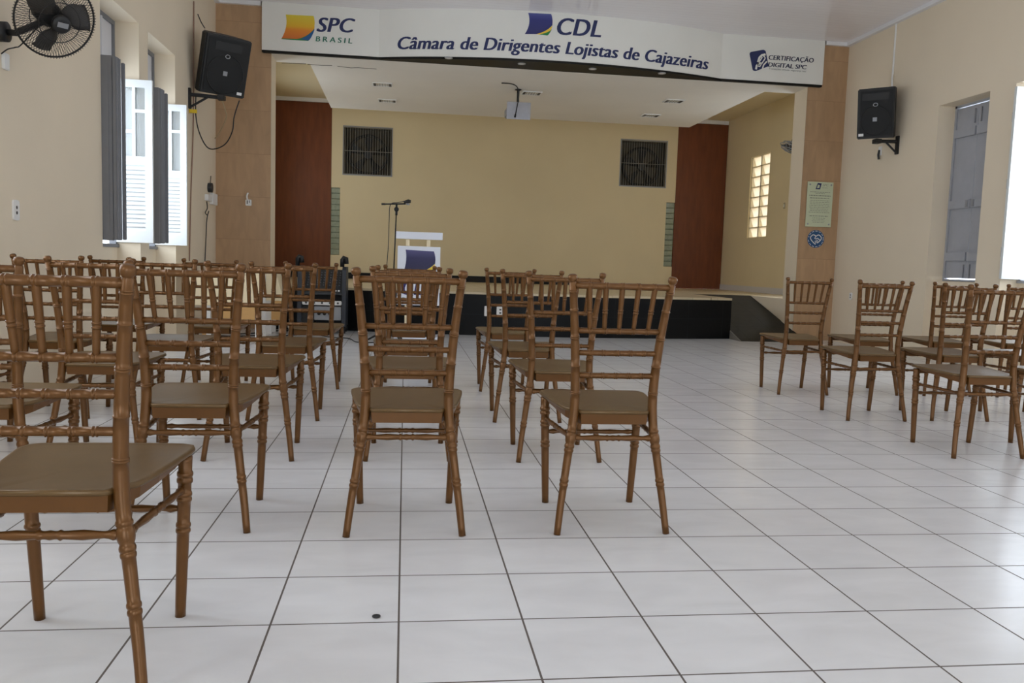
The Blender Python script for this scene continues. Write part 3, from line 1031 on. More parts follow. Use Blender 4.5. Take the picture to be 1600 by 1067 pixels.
link('motor', bm, M_DARKGREY, sf, True)
bm = BM(); sweep(bm, [(0, 0, -0.03), c0 - ax * 0.12 - Vector((0, 0, 0.05)), c0 - ax * 0.10], 0.018, 8); disc(bm, (-0.02, 0, -0.03), (1, 0, 0), 0.05, 0.019)
link('wall_arm', bm, M_DARKGREY, sf, True)

p = at(1226, 321.5, 0, SXR)
bm = BM(); box(bm, SXR - 0.012, SXR, p.y - 0.03, p.y + 0.03, p.z - 0.055, p.z + 0.055, 0.004)
o = tag(link('light_switch', bm, mat('beige_switch', (172, 160, 128), 0.5)), 'small beige switch on the stage right wall beside the block window', 'switch')
bm = BM(); box(bm, SXR - 0.016, SXR - 0.0125, p.y - 0.012, p.y + 0.012, p.z - 0.025, p.z + 0.025)
link('rocker', bm, M_WHITEPL, o)

# plaque and round sticker on the right pillar
pa, pb = at(1260, 285, 1, YP), at(1298, 354, 1, YP)
pq = thing('wall_plaque', 'pale glass memorial plaque of etched text on the right stone pillar', 'plaque', ((pa.x + pb.x) / 2, YP, (pa.z + pb.z) / 2))
hw, hh = 0.195, 0.32
bm = BM(); box(bm, -hw, hw, -0.024, -0.014, -hh, hh, 0.002)
link('glass_plate', bm, M_GLASSPLAQUE, pq)
for sx in (-1, 1):
    for sz in (-1, 1):
        bm = BM(); disc(bm, (sx * (hw - 0.035), -0.032, sz * (hh - 0.04)), (0, 1, 0), 0.012, 0.031, 12)
        link('standoff_screw', bm, M_STEEL, pq, True)
bm = BM()
def strip(bm, x0, x1, z0, z1, y): 
    bm.faces.new([bm.verts.new(q) for q in ((x0, y, z0), (x1, y, z0), (x1, y, z1), (x0, y, z1))])
rnd = random.Random(3)
for z, w, h in [(0.175, .15, .008), (0.155, .07, .006), (0.125, .165, .012), (0.09, .15, .012)] + [(0.055 - 0.024 * k, .14 + .02 * rnd.random(), .007) for k in range(8)] + [(-0.165, .14, .011), (-0.195, .10, .006), (-0.215, .09, .006), (-0.235, .10, .006), (-0.255, .085, .006)]:
    x = -w
    while x < w:
        l = 0.012 + 0.03 * rnd.random()
        strip(bm, x, min(x + l, w), z - h / 2, z + h / 2, -0.0245); x += l + 0.008
link('etched_text', bm, M_PLAQUETEXT, pq)
bm = BM()
v_ = [(-0.075, 0.215), (-0.005, 0.215), (0.015, 0.30), (-0.045, 0.305)]
lo = [bm.verts.new((a, -0.0245, b)) for a, b in v_]; bm.faces.new(lo)
link('etched_emblem', bm, M_NAVY, pq)
bm = BM()
v_ = [(-0.055, 0.23), (-0.018, 0.235), (-0.012, 0.275), (-0.04, 0.28)]
bm.faces.new([bm.verts.new((a, -0.0252, b)) for a, b in v_])
link('emblem_window', bm, M_GLASSPLAQUE, pq)
bm = text_between('SPC', (0.03, 0.262), (0.12, 0.262), 0.035, lambda a, b: Vector((a, -0.0245, b)), shear=0.2)
link('etched_letters', bm, M_PLAQUETEXT, pq)
bm = text_between('BRASIL', (0.03, 0.232), (0.11, 0.232), 0.014, lambda a, b: Vector((a, -0.0245, b)))
link('etched_letters', bm, M_PLAQUETEXT, pq)

pc = at(1274.5, 373.3, 1, YP)
st = thing('round_sticker', 'round blue sticker of a white heart of clasped hands below the plaque', 'sticker', (pc.x, YP, pc.z))
bm = BM(); disc(bm, (0, -0.003, 0), (0, 1, 0), 0.128, 0.003, 40)
link('disc', bm, M_STICKER, st)
bm = BM()
def stroke(bm, pts, w, y=-0.0036):
    pts = [Vector((a, y, b)) for a, b in pts]
    L, R = [], []
    for i, p in enumerate(pts):
        d = pts[min(i + 1, len(pts) - 1)] - pts[max(i - 1, 0)]
        n = Vector((-d.z, 0, d.x)).normalized() * w / 2
        L.append(bm.verts.new(p + n)); R.append(bm.verts.new(p - n))
    for i in range(len(pts) - 1): bm.faces.new((L[i], L[i + 1], R[i + 1], R[i]))
hs = 0.078
heart = bez((0, -hs), (-hs * 1.4, 0.0), (-hs * 0.95, hs * 0.45), 10) + bez((-hs * 0.95, hs * 0.45), (-hs * 0.5, hs * 1.05), (0, hs * 0.45), 8) + bez((0, hs * 0.45), (hs * 0.5, hs * 1.05), (hs * 0.95, hs * 0.45), 8) + bez((hs * 0.95, hs * 0.45), (hs * 1.4, 0.0), (hs * 0.3, -hs * 0.75), 10)
stroke(bm, heart, 0.012)
stroke(bm, [(0, hs * 0.45), (-hs * 0.25, hs * 0.1), (0.0, 0.0), (hs * 0.35, hs * 0.15), (hs * 0.8, -hs * 0.2)], 0.011)
for k in range(3):
    stroke(bm, [(hs * (0.05 + 0.2 * k), -hs * (0.8 - 0.16 * k)), (hs * (-0.15 + 0.2 * k), -hs * (0.35 - 0.1 * k))], 0.009)
link('heart_print', bm, M_WHITEPL, st)
bm = BM()
for k in range(40):
    if k % 3 == 2 or 18 < k < 21: continue
    a0, a1 = 2 * PI * k / 40, 2 * PI * (k + 0.7) / 40
    stroke(bm, [(0.113 * math.cos(a0), 0.113 * math.sin(a0)), (0.113 * math.cos(a1), 0.113 * math.sin(a1))], 0.009)
link('rim_print', bm, M_WHITEPL, st)

# ------------------------------------------------------------------ loudspeakers on wall brackets
def speaker(lab, loc, yaw, pitch, W, H, bracket_wall, sticker, side):
    t = thing('loudspeaker', lab, 'loudspeaker', loc, 'loudspeakers on wall brackets')
    t.rotation_euler = (pitch, 0, yaw)
    D = 0.34
    bm = BM()
    w2, b2 = W / 2, W / 2 * 0.62
    prism(bm, [(-w2, 0), (w2, 0), (w2, 0.12), (b2, D), (-b2, D), (-w2, 0.12)], -H / 2, H / 2)
    bmesh.ops.bevel(bm, geom=list(bm.edges), offset=0.012, segments=2, affect='EDGES')
    link('cabinet', bm, M_BLACK, t)
    bm = BM(); box(bm, -w2 + 0.035, w2 - 0.02, -0.008, -0.001, -H / 2 + 0.03, H / 2 - 0.03, 0.003)
    link('grille', bm, M_BLACKGRILL, t)
    bm = BM()
    R = W * 0.40
    sweep(bm, [(R * math.cos(2 * PI * k / 32), -0.010, -H * 0.14 + R * math.sin(2 * PI * k / 32)) for k in range(32)], 0.006, 6, closed=True)
    link('woofer_ring', bm, M_BLACK, t, True)
    bm = BM(); box(bm, -0.16, 0.16, -0.012, -0.0085, H * 0.26, H * 0.40, 0.001)
    link('horn_frame', bm, M_BLACK, t)
    bm = BM(); sweep(bm, [(0.026 * math.cos(2 * PI * k / 20), -0.012, H * 0.17 + 0.02 * math.sin(2 * PI * k / 20)) for k in range(20)], 0.005, 6, closed=True)
    link('badge', bm, M_STEEL, t, True)
    bm = BM(); box(bm, -0.028, 0.022, -0.013, -0.0085, -H * 0.12 - 0.025, -H * 0.12 + 0.025)
    link('centre_badge', bm, M_GREYMETAL, t)
    bm = BM(); box(bm, sticker - 0.03, sticker + 0.03, -0.0105, -0.0085, -H / 2 + 0.035, -H / 2 + 0.068)
    link('white_sticker', bm, M_WHITEPL, t)
    return t


speaker('black loudspeaker tilted down on the left wall beside the stage', (-2.099, 8.091, 3.129), math.radians(37.2), math.radians(18.3), 0.55, 0.66, XL, 0.20, -1)
speaker('black loudspeaker on the right wall beside the stage', (5.859, 7.972, 3.009), math.radians(-42.7), math.radians(8.9), 0.44, 0.62, XR, -0.165, 1)


def bracket(lab, x_wall, s, y, z, reach, ydir):
    t = thing('wall_bracket', lab, 'bracket', (x_wall, y, z), 'black speaker brackets')
    bm = BM(); box(bm, min(0, s * 0.025), max(0, s * 0.025), -0.03, 0.03, -0.13, 0.10, 0.003)
    link('wall_plate', bm, M_BLACK, t)
    bm = BM()
    sweep(bm, [(s * 0.02, 0, 0.03), (s * reach, ydir, 0.03)], 0.022, 8)
    box(bm, s * reach - 0.04, s * reach + 0.04, ydir - 0.05, ydir + 0.05, 0.0, 0.055, 0.004)
    link('arm', bm, M_BLACK, t)
    bm = BM(); sweep(bm, [(s * 0.02, 0, -0.11), (s * reach * 0.62, ydir * 0.62, 0.03)], 0.013, 8)
    link('brace', bm, M_BLACK, t)
    return t


bracket('black bracket under the left wall loudspeaker', XL, 1, 7.99, 2.745, 0.34, 0.10)
bracket('black bracket under the right wall loudspeaker', XR, -1, 7.98, 2.645, 0.26, 0.05)


def cable(name, pts, r, m, lab, cat='cable', n=48):
    bm = BM(); sweep(bm, smoothpath(pts, n), r, 6)
    o = link(name, bm, m, None, True)
    return tag(o, lab, cat)


def onL(px, py, off=0.012):
    p = at(px, py, 0, XL + off); return p


cable('wall_conduit', [onL(303, 2), onL(302.5, 110), onL(302, 200), onL(298.5, 300), onL(296, 408)], 0.007, M_REDWIRE, 'thin brown conduit running down the left wall beside the speaker bracket')
cable('speaker_cable', [onL(309, 22, .01), onL(314, 34, .04), onL(320, 44, .10)], 0.006, M_CABLE, 'short dark cable from the left wall to the top of the loudspeaker')
cable('speaker_cable', [at(306, 150, 1, 8.02), at(306, 180, 1, 8.05), at(311, 206, 1, 8.1), at(322, 228, 1, 8.2), at(334, 233, 1, 8.2), at(352, 225, 1, 8.15), at(363, 205, 1, 8.1), at(366, 182, 1, 8.1), at(374, 157, 1, 8.1)], 0.007, M_CABLE,
      'black cable looping below the left loudspeaker')
cable('speaker_cable', [at(344, 150, 1, 8.2), at(352, 172, 1, 8.25), at(353, 185, 1, 8.4), at(344, 205, 1, 8.8), onL(336, 216)], 0.006, M_BEIGECABLE, 'beige cable hanging behind the black loop under the left loudspeaker')
bm = BM(); q = at(303, 174, 1, 8.0); box(bm, q.x - 0.05, q.x + 0.035, q.y - 0.02, q.y + 0.005, q.z - 0.02, q.z + 0.02, 0.003)
tag(link('cable_tag', bm, M_YTAG), 'small yellow tag on the cable under the left bracket', 'tag')
q = at(1400, 45, 0, XR)
cable('wall_conduit', [(XR - 0.008, 8.20, ZC - 0.05), (XR - 0.008, 8.20, 3.62), (XR - 0.03, 8.17, 3.5), at(1394, 136, 1, 8.15)], 0.012, M_WHITEPL, 'pale conduit from the ceiling to the right wall loudspeaker')
q = at(1376, 236, 0, XR)
bm = BM(); box(bm, XR - 0.014, XR, q.y - 0.035, q.y + 0.035, q.z - 0.06, q.z + 0.06, 0.004)
o = tag(link('wall_socket', bm, M_WHITEPL), 'small white wall plate below the right loudspeaker', 'socket')
bm = BM(); sweep(bm, [(XR - 0.02, q.y, q.z + 0.01), (XR - 0.03, q.y, q.z - 0.05), (XR - 0.025, q.y - 0.01, q.z - 0.11)], 0.014, 8)
link('plug', bm, M_DARKGREY, o)


def socket(lab, x, s, y, z, hw, hh):
    t = thing('wall_socket', lab, 'socket', (x, y, z))
    bm = BM(); n = 8; poly = []
    for (cy, cz), a0 in (((hw - 0.02, hh - 0.02), 0), ((-hw + 0.02, hh - 0.02), 90), ((-hw + 0.02, -hh + 0.02), 180), ((hw - 0.02, -hh + 0.02), 270)):
        for k in range(5):
            a = math.radians(a0 + 90 * k / 4); poly.append((cy + 0.02 * math.cos(a), cz + 0.02 * math.sin(a)))
    prism(bm, poly, 0, s * 0.012, 'x')
    link('plate', bm, M_WHITEPL, t)
    for zz in (-0.017, 0.017):
        bm = BM(); disc(bm, (s * 0.0125, 0, zz), (s, 0, 0), 0.012, 0.001, 6)
        link('outlet_hole', bm, M_SCREEN, t)
    return t


socket('white double socket low on the left wall', XL, 1, 3.62, 1.20, 0.04, 0.065)
socket('small white socket low on the right wall near the stone pillar', XR, -1, 8.86, 0.67, 0.03, 0.05)
p = at(6, 96, 0, XL)
bm = BM(); box(bm, XL, XL + 0.02, p.y - 0.035, p.y + 0.035, p.z - 0.05, p.z + 0.05, 0.004)
tag(link('fan_socket', bm, M_WHITEPL), 'white wall box under the black wall fan', 'socket')

# small boxes and wires at the left pillar
for (a, b, c, d), m, lab, y in (((319.5, 303, 326, 315), M_WHITEPL, 'small cream junction box on the left wall by the stone pillar', 0), ((327.3, 301, 334.5, 321), M_WHITEPL, 'white double box on the left wall touching the stone pillar', 0),
                               ((323, 288, 328, 298), M_DARKGREY, 'round grey box above the junction boxes on the left wall', 0)):
    p, q = at(a, b, 0, XL), at(c, d, 0, XL)
    y0, y1 = min(p.y, q.y), min(max(p.y, q.y), YP - 0.01)
    bm = BM()
    if m is M_DARKGREY:
        cc = ((p + q) / 2); disc(bm, (XL, cc.y, cc.z), (1, 0, 0), 0.06, 0.05)
    else:
        box(bm, XL, XL + 0.045, y0, y1, q.z, p.z, 0.005)
    tag(link('junction_box', bm, m), lab, 'box')
cable('dangling_wires', [onL(323, 315, .03), onL(324, 325, .05), onL(321, 332, .04), onL(324, 336, .05), onL(326, 330, .05), onL(323, 345, .03), onL(322, 370, .02), onL(320, 412, .015)], 0.006, M_CABLE, 'dark wires hanging below the junction boxes at the left pillar')
cable('wall_wire', [onL(328, 300, .015), onL(328.5, 290, .015), onL(329, 282, .012), onL(329.5, 275, .012)], 0.005, M_CABLE, 'thin dark wire rising above the junction boxes')
p = at(388.5, 316, 1, YP)
hk = thing('wall_hook', 'white hooked socket cover on the left stone pillar', 'socket', (p.x, YP, p.z))
bm = BM(); box(bm, -0.038, 0.038, -0.02, 0, -0.045, 0.035, 0.005)
link('cover', bm, M_WHITEPL, hk)
bm = BM(); sweep(bm, smoothpath([(-0.01, -0.024, 0.03), (-0.018, -0.03, 0.07), (-0.012, -0.026, 0.105), (-0.008, -0.006, 0.115)], 16), 0.012, 8)
link('strap', bm, M_WHITEPL, hk, True)
bm = BM(); box(bm, -0.02, -0.008, -0.023, -0.0195, -0.022, 0.022); box(bm, 0.008, 0.016, -0.023, -0.0195, -0.01, 0.025)
link('slot', bm, M_SCREEN, hk)
# sockets on the black stage front
for (a, b, c, d), lab in (((757, 478, 767, 494), 'white socket plate on the black stage front, left one of two'), ((776, 479, 787, 493), 'white socket plate on the black stage front, right one of two')):
    yy = stage_front(at((a + c) / 2, 487, 1, 8.96).x)
    p, q = at(a, b, 1, yy), at(c, d, 1, yy)
    bm = BM(); box(bm, p.x, q.x, yy - 0.016, yy + 0.002, q.z, p.z, 0.004)
    o = tag(link('stage_socket', bm, M_WHITEPL), lab, 'socket', 'sockets on the stage front')
    bm = BM(); cx, cz = (p.x + q.x) / 2, (p.z + q.z) / 2
    for zz in (-0.025, 0.02):
        box(bm, cx - 0.014, cx + 0.014, yy - 0.018, yy - 0.0155, cz + zz - 0.010, cz + zz + 0.010)
    link('outlet_hole', bm, M_SCREEN, o)

# ------------------------------------------------------------------ big black wall fan, upper left
fy = 3.38
fc = at(86, 30, 1, fy)
fan = thing('wall_fan', 'big black oscillating fan on the left wall at the top left', 'fan', (XL, 3.46, 2.27))
FO = Vector((XL, 3.46, 2.27))
ax = (fw * -0.56 + r2 * 0.86 - u2 * 0.66).normalized()
u = ax.cross(Vector((0, 0, 1))).normalized(); v = u.cross(ax)
c0 = fc - FO
RF = 0.232
def ringpts(c, r, n=40): return [c + r * (math.cos(2 * PI * k / n) * u + math.sin(2 * PI * k / n) * v) for k in range(n)]
bm = BM(); sweep(bm, ringpts(c0, RF, 48), 0.006, 8, closed=True)
link('rim', bm, M_BLACK, fan, True)
for nm, sgn_ in (('front_cage', 1), ('rear_cage', -1)):
    bm = BM()
    D = 0.065
    for k in range(84):
        e = math.cos(2 * PI * k / 84) * u + math.sin(2 * PI * k / 84) * v
        e2 = math.cos(2 * PI * k / 84 + 0.12) * u + math.sin(2 * PI * k / 84 + 0.12) * v
        sweep(bm, [c0 + sgn_ * ax * D + 0.05 * e2, c0 + sgn_ * ax * D * 0.98 + 0.12 * e2, c0 + sgn_ * ax * D * 0.72 + 0.205 * e, c0 + sgn_ * ax * D * 0.3 + (RF + 0.004) * e, c0 + RF * e], 0.0014, 4)
    for rr, dd in ((0.12, D * 0.98), (0.05, D)):
        sweep(bm, ringpts(c0 + sgn_ * ax * dd, rr, 30), 0.003, 6, closed=True)
    link(nm, bm, M_BLACK, fan, True)
bm = BM(); sweep(bm, [c0 + ax * 0.072, c0 + ax * 0.094, c0 + ax * 0.102, c0 + ax * 0.105], [0.054, 0.054, 0.048, 0.03], 24)
hub = link('hub_cap', bm, M_BLACK, fan, True)
bm = BM(); e1 = u * 0.032; e2 = v * 0.015; cc = c0 + ax * 0.1055
lo = [bm.verts.new(cc + a * e1 + b * e2) for a, b in ((-1, -1), (1, -1), (1, 1), (-1, 1))]
hi = [bm.verts.new(cc + a * e1 + b * e2 + ax * 0.001) for a, b in ((-1, -1), (1, -1), (1, 1), (-1, 1))]
bm.faces.new(lo); bm.faces.new(hi)
for q in range(4): bm.faces.new((lo[q], lo[(q + 1) % 4], hi[(q + 1) % 4], hi[q]))
link('silver_badge', bm, M_STEEL, hub)
for k in range(3):
    a0 = 2 * PI * k / 3 + 0.5
    bm = BM()
    grid = []
    for i in range(7):
        rr = 0.04 + 0.165 * i / 6
        wd = 0.5 + 0.28 * math.sin(PI * min(1, i / 5))
        row = []
        for j in range(6):
            a = a0 + wd * (j / 5 - 0.5) * 1.5 + 0.25 * (rr / 0.2)
            tw = (j / 5 - 0.5) * 0.06
            row.append(c0 + rr * (math.cos(a) * u + math.sin(a) * v) + ax * tw)
        grid.append(row)
    A = [[bm.verts.new(p) for p in r] for r in grid]
    B = [[bm.verts.new(p + ax * 0.003) for p in r] for r in grid]
    for i in range(6):
        for j in range(5):
            bm.faces.new((A[i][j], A[i][j + 1], A[i + 1][j + 1], A[i + 1][j])); bm.faces.new((B[i][j], B[i + 1][j], B[i + 1][j + 1], B[i][j + 1]))
    for i in range(6):
        for j in (0, 5): bm.faces.new((A[i][j], A[i + 1][j], B[i + 1][j], B[i][j]))
    for j in range(5):
        for i in (0, 6): bm.faces.new((A[i][j], A[i][j + 1], B[i][j + 1], B[i][j]))
    link('blade', bm, mat('smoky_blade', (58, 54, 50), 0.4), fan, True)
mc = c0 - ax * 0.14
bm = BM(); sweep(bm, [c0 - ax * 0.05, c0 - ax * 0.075, c0 - ax * 0.17, c0 - ax * 0.20], [0.05, 0.075, 0.07, 0.03], 20)
link('motor_housing', bm, M_BLACK, fan, True)
bm = BM(); sweep(bm, [(0.03, 0, 0), (0.10, -0.01, -0.005), mc + Vector((0, 0, -0.06)), mc], [0.022, 0.02, 0.02, 0.025], 12)
link('arm', bm, M_BLACK, fan, True)
bm = BM(); disc(bm, (0, 0, -0.0), (1, 0, 0), 0.06, 0.05)
link('wall_mount', bm, M_BLACK, fan, True)
bm = BM(); sweep(bm, [p - FO for p in smoothpath([at(2, 84, 0, XL + .025), at(12, 77, 0, XL + .05), at(24, 74, 0, XL + .14), at(34, 69, 1, 3.42), mc + FO - Vector((0, 0, 0.05))], 30)], 0.004, 6)
link('power_cord', bm, M_CABLE, fan, True)

# ------------------------------------------------------------------ lectern, microphone stand, audio rack
YLc = 8.25
lc = thing('lectern', 'white open lectern of panels with a navy flag emblem before the stage', 'lectern', (0.165, YLc, 0))
def lx(px): return at(px, 430, 1, YLc).x - 0.165
def lz(py): return at(655, py, 1, YLc).z
bm = BM(); prism(bm, [(0.0, lz(374)), (0.0, lz(362.5)), (0.34, lz(362.5) + 0.01), (0.34, lz(362.5) - 0.01), (0.02, lz(374))], -0.285, 0.285, 'x')
bmesh.ops.bevel(bm, geom=list(bm.edges), offset=0.004, segments=1, affect='EDGES')
link('reading_shelf', bm, M_LECT, lc)
bm = BM(); box(bm, -0.262, 0.262, 0.0, 0.02, 0.42, lz(385), 0.003)
pn = link('front_panel', bm, M_LECT, lc)
for x in (0.025 - 0.165, 0.28 - 0.165):
    bm = BM(); box(bm, x - 0.022, x + 0.022, 0.022, 0.062, 0.03, lz(374) - 0.005, 0.002)
    link('post', bm, M_CREAMCLOTH, lc)
bm = BM(); box(bm, -0.29, 0.29, -0.06, 0.36, 0, 0.03, 0.005)
link('base_plate', bm, M_LECT, lc)
def panel_shape(pix, m, lift, name='emblem_shape'):
    bm = BM()
    bm.faces.new([bm.verts.new((lx(a), -lift, lz(b))) for a, b in pix]).normal_update()
    bmesh.ops.triangulate(bm, faces=bm.faces, ngon_method='EAR_CLIP')
    return link(name, bm, m, pn)
zt3, zb3 = lz(391), lz(422)
M_NAVYL = ramp_mat('navy_panel_print', [(0.0, (22, 18, 66)), (0.6, (28, 25, 80)), (1.0, (76, 72, 122))], 2, zb3, zt3)
panel_shape(bez((633, 390.8), (636.5, 405), (631, 424), 8) + [(655, 425)] + bez((660, 424), (672, 419), (679.5, 411), 6) + bez((679.8, 405), (679.5, 398), (677, 392), 6), M_NAVYL, 0.002)
panel_shape([(655, 425.5), (672, 426)] + bez((674, 425), (678, 419), (679.6, 411.5), 6) + bez((679.5, 411.3), (672, 419.5), (658, 424.6), 6)[1:], M_YELLOW, 0.003)
panel_shape([(664, 425.7), (671, 426.6)] + bez((674, 425.6), (677, 421.5), (678.7, 417.5), 5) + bez((678.6, 417.8), (673, 422.5), (666, 425.2), 5)[1:], M_GREEN2, 0.004)
bm = text_between('CDL', (lx(629), lz(461)), (lx(681), lz(461)), lz(437) - lz(461), lambda a, b: Vector((a, -0.002, b)), shear=0.2, spacing=1.04, heavy=0.10)
link('lettering', bm, mat('navy_panel_letters', (32, 28, 100), 0.5), pn)
bm = text_between('CAJAZEIRAS', (lx(627), lz(469)), (lx(682), lz(469)), lz(465) - lz(469), lambda a, b: Vector((a, -0.002, b)))
link('small_lettering', bm, M_GREEN, pn)

YM = 7.93
mb = at(613, 529, 2, 0)
ms = thing('microphone_stand', 'black boom microphone stand left of the white lectern', 'microphone stand', (-0.135, YM, 0))
def mp_(px, py): p = at(px, py, 1, YM); return Vector((p.x + 0.135, 0, p.z))
bm = BM(); top = mp_(619.5, 327)
sweep(bm, [(-0.02, 0, 0.10), (0.0, 0, 0.85)], 0.012, 10); sweep(bm, [(0.0, 0, 0.85), top], 0.008, 10)
link('pole', bm, M_BLACK, ms, True)
bm = BM(); disc(bm, top + Vector((0, -0.02, 0.0)), (0, 1, 0), 0.028, 0.04, 14); sweep(bm, [top - Vector((0, 0, 0.07)), top - Vector((0, 0, 0.02))], 0.014, 8)
sweep(bm, [top - Vector((0, 0, 0.02)), Vector((top.x, 0, mp_(620, 318.6).z))], 0.012, 8)
link('clutch', bm, M_BLACK, ms, True)
bm = BM(); sweep(bm, [mp_(596.5, 318.8), mp_(634, 318.5)], 0.009, 8); sweep(bm, [mp_(596, 318.8), mp_(602, 318.8)], 0.012, 8)
link('boom', bm, M_BLACK, ms, True)
bm = BM(); sweep(bm, [mp_(631, 316), mp_(635, 315), mp_(638, 314.4), mp_(642, 314.8)], [0.012, 0.020, 0.024, 0.018], 10)
mi_ = link('microphone', bm, M_BLACK, ms, True)
bm = BM(); sweep(bm, [mp_(634.5, 318.6), mp_(640, 319.4)], 0.010, 8)
link('mic_clip', bm, M_STEEL, ms, True)
for k, a in enumerate((178, 298, 62)):
    bm = BM(); a = math.radians(a)
    sweep(bm, [(-0.02 + 0.01 * math.cos(a), 0.01 * math.sin(a), 0.16), (-0.02 + 0.27 * math.cos(a), 0.26 * math.sin(a), 0.012)], 0.011, 8)
    link('leg', bm, M_BLACK, ms, True)
mcab = cable('microphone_cable', [at(634, 314, 1, YM), at(622, 316.5, 1, YM - .02), at(610, 320, 1, YM - .02), at(608, 345, 1, YM), at(607, 380, 1, YM), at(604, 420, 1, YM), at(601, 470, 1, YM - .02), at(600, 515, 1, YM - .05), at(598, 534, 2, .008)], 0.005, M_CABLE,
      'thin black cable hanging from the microphone boom')
for k_ in ('label', 'category'):
    del mcab[k_]
mcab.parent = ms
mcab.matrix_parent_inverse = Matrix.Translation(-Vector(ms.location))
cable('floor_cable', [at(598, 535, 2, .007), at(575, 535, 2, .007), at(556, 534, 2, .007), at(549, 530, 2, .007), at(540, 528, 2, .007), at(520, 527, 2, .007), at(500, 523.5, 2, .007), at(490, 519, 2, .007)], 0.006, M_CABLE, 'black cable snaking over the floor tiles to the audio rack')

YK = 8.78
rk = thing('audio_rack', 'black wheeled audio rack of mixer and amplifier left of the stage', 'rack', (-1.05, YK, 0))
M_RACKSIDE = mat('dark_blue_grey_panel', (50, 54, 62), 0.5)
for x in (-0.31, 0.25):
    bm = BM()
    prism(bm, [(0.0, 0.09), (0.0, 0.82), (0.05, 0.86), (0.40, 0.86), (0.42, 0.60), (0.42, 0.09)], x, x + 0.05, 'x')
    link('side_panel', bm, M_RACKSIDE, rk)
bm = BM(); box(bm, -0.26, 0.25, 0.02, 0.42, 0.09, 0.11); box(bm, -0.26, 0.25, 0.36, 0.40, 0.11, 0.58)
link('frame', bm, M_BLACK, rk)
bm = BM(); prism(bm, [(-0.03, 0.50), (-0.03, 0.53), (0.34, 0.82), (0.37, 0.79)], -0.258, 0.248, 'x')
mxr = link('mixing_desk', bm, M_DARKGREY, rk)
bm = BM()
for k in range(12):
    for j in range(6):
        x = -0.23 + 0.04 * k; tt = 0.27 + 0.11 * j
        y = -0.03 + 0.37 * tt; z = 0.535 + 0.29 * tt
        box(bm, x - 0.006, x + 0.006, y - 0.008, y + 0.003, z - 0.002, z + 0.014)
link('knobs', bm, M_KNOB, mxr)
bm = BM()
for k in range(12):
    x = -0.23 + 0.04 * k
    box(bm, x - 0.012, x + 0.012, -0.012, 0.006, 0.528, 0.562)
link('fader_caps', bm, M_WHITEPL, mxr)
bm = BM(); box(bm, 0.12, 0.145, 0.14, 0.15, 0.665, 0.69)
link('red_light', bm, M_RED, mxr)
bm = BM(); box(bm, -0.10, 0.24, 0.04, 0.34, 0.17, 0.345, 0.004)
am = link('amplifier', bm, M_GREYMETAL, rk)
for x in (-0.04, 0.03, 0.10):
    bm = BM(); disc(bm, (x, 0.04, 0.255), (0, -1, 0), 0.022, 0.02, 14)
    link('knob', bm, M_BLACK, am, True)
bm = BM(); box(bm, -0.255, -0.105, 0.04, 0.34, 0.112, 0.345, 0.004)
link('equaliser', bm, M_BLACK, rk)
bm = BM(); box(bm, -0.25, 0.245, 0.0, 0.05, 0.365, 0.42, 0.008)
pw = link('power_strip', bm, M_WHITEPL, rk)
for k in range(5):
    bm = BM(); disc(bm, (-0.20 + 0.10 * k, 0.0, 0.392), (0, -1, 0), 0.014, 0.002, 12)
    link('outlet_hole', bm, M_SCREEN, pw)
for x in (-0.285, 0.275):
    bm = BM(); sweep(bm, [(x - 0.03, 0.05, 0.86), (x - 0.03, 0.05, 0.95), (x - 0.01, 0.05, 0.98), (x + 0.02, 0.05, 0.97), (x + 0.025, 0.05, 0.90)], 0.028, 8)
    link('handle', bm, M_BLACK, rk, True)
for x in (-0.285, 0.275):
    for y in (0.05, 0.37):
        bm = BM(); disc(bm, (x - 0.018, y, 0.045), (1, 0, 0), 0.045, 0.036, 16); box(bm, x - 0.012, x + 0.012, y - 0.02, y + 0.02, 0.075, 0.092)
        link('caster', bm, M_BLACK, rk, True)

# ------------------------------------------------------------------ cream desks along the left wall
dk = thing('desk', 'cream fronted desk on white legs along the left wall before the stage', 'desk', (-1.97, 7.30, 0))
bm = BM(); box(bm, -0.37, 0.385, 0.0, 0.48, 0.755, 0.78, 0.004)
link('desk_top', bm, M_CREAMCLOTH, dk)
bm = BM(); box(bm, -0.37, 0.383, 0.005, 0.025, 0.41, 0.753)
link('front_panel', bm, M_CREAMCLOTH, dk)
bm = BM(); box(bm, -0.03, 0.338, 0.008, 0.024, 0.25, 0.408)
link('lower_panel', bm, M_TAN, dk)
for x in (-0.18, 0.34):
    for y in (0.026, 0.43):
        bm = BM(); box(bm, x, x + 0.042, y, y + 0.04, 0, 0.753)
        link('leg', bm, M_WHITEPL, dk)
bm = BM(); box(bm, -0.225, -0.185, 0.03, 0.07, 0, 0.75)
link('wood_leg', bm, M_TAN, dk)
d2 = thing('side_stand', 'cream slanted side stand between the left pillar and the audio rack', 'stand', (-1.63, 8.50, 0))
bm = BM(); prism(bm, [(-0.10, 0.78), (0.04, 0.78), (0.12, 0.50), (0.12, 0.42), (-0.10, 0.42)], 0, 0.40, 'y')
link('slanted_body', bm, M_CREAMCLOTH, d2)
bm = BM(); box(bm, -0.008, 0.12, 0.0, 0.02, 0.18, 0.418)
link('lower_panel', bm, M_TAN, d2)
for x in (-0.10, 0.08):
    for y in (0.022, 0.36):
        bm = BM(); box(bm, x, x + 0.09 if x < 0 else x + 0.04, y, y + 0.04, 0, 0.418)
        link('leg', bm, M_WHITEPL, d2)
for k, y in enumerate((7.6, 7.9, 8.2)):
    pass
cable('floor_cable', [(-2.3, 8.15, .008), (-2.05, 8.05, .008), (-1.8, 8.2, .008), (-1.65, 8.1, .008), (-1.4, 8.3, .008), (-1.2, 8.7, .008)], 0.008, M_CABLE, 'black cable lying behind the cream desk by the left wall')
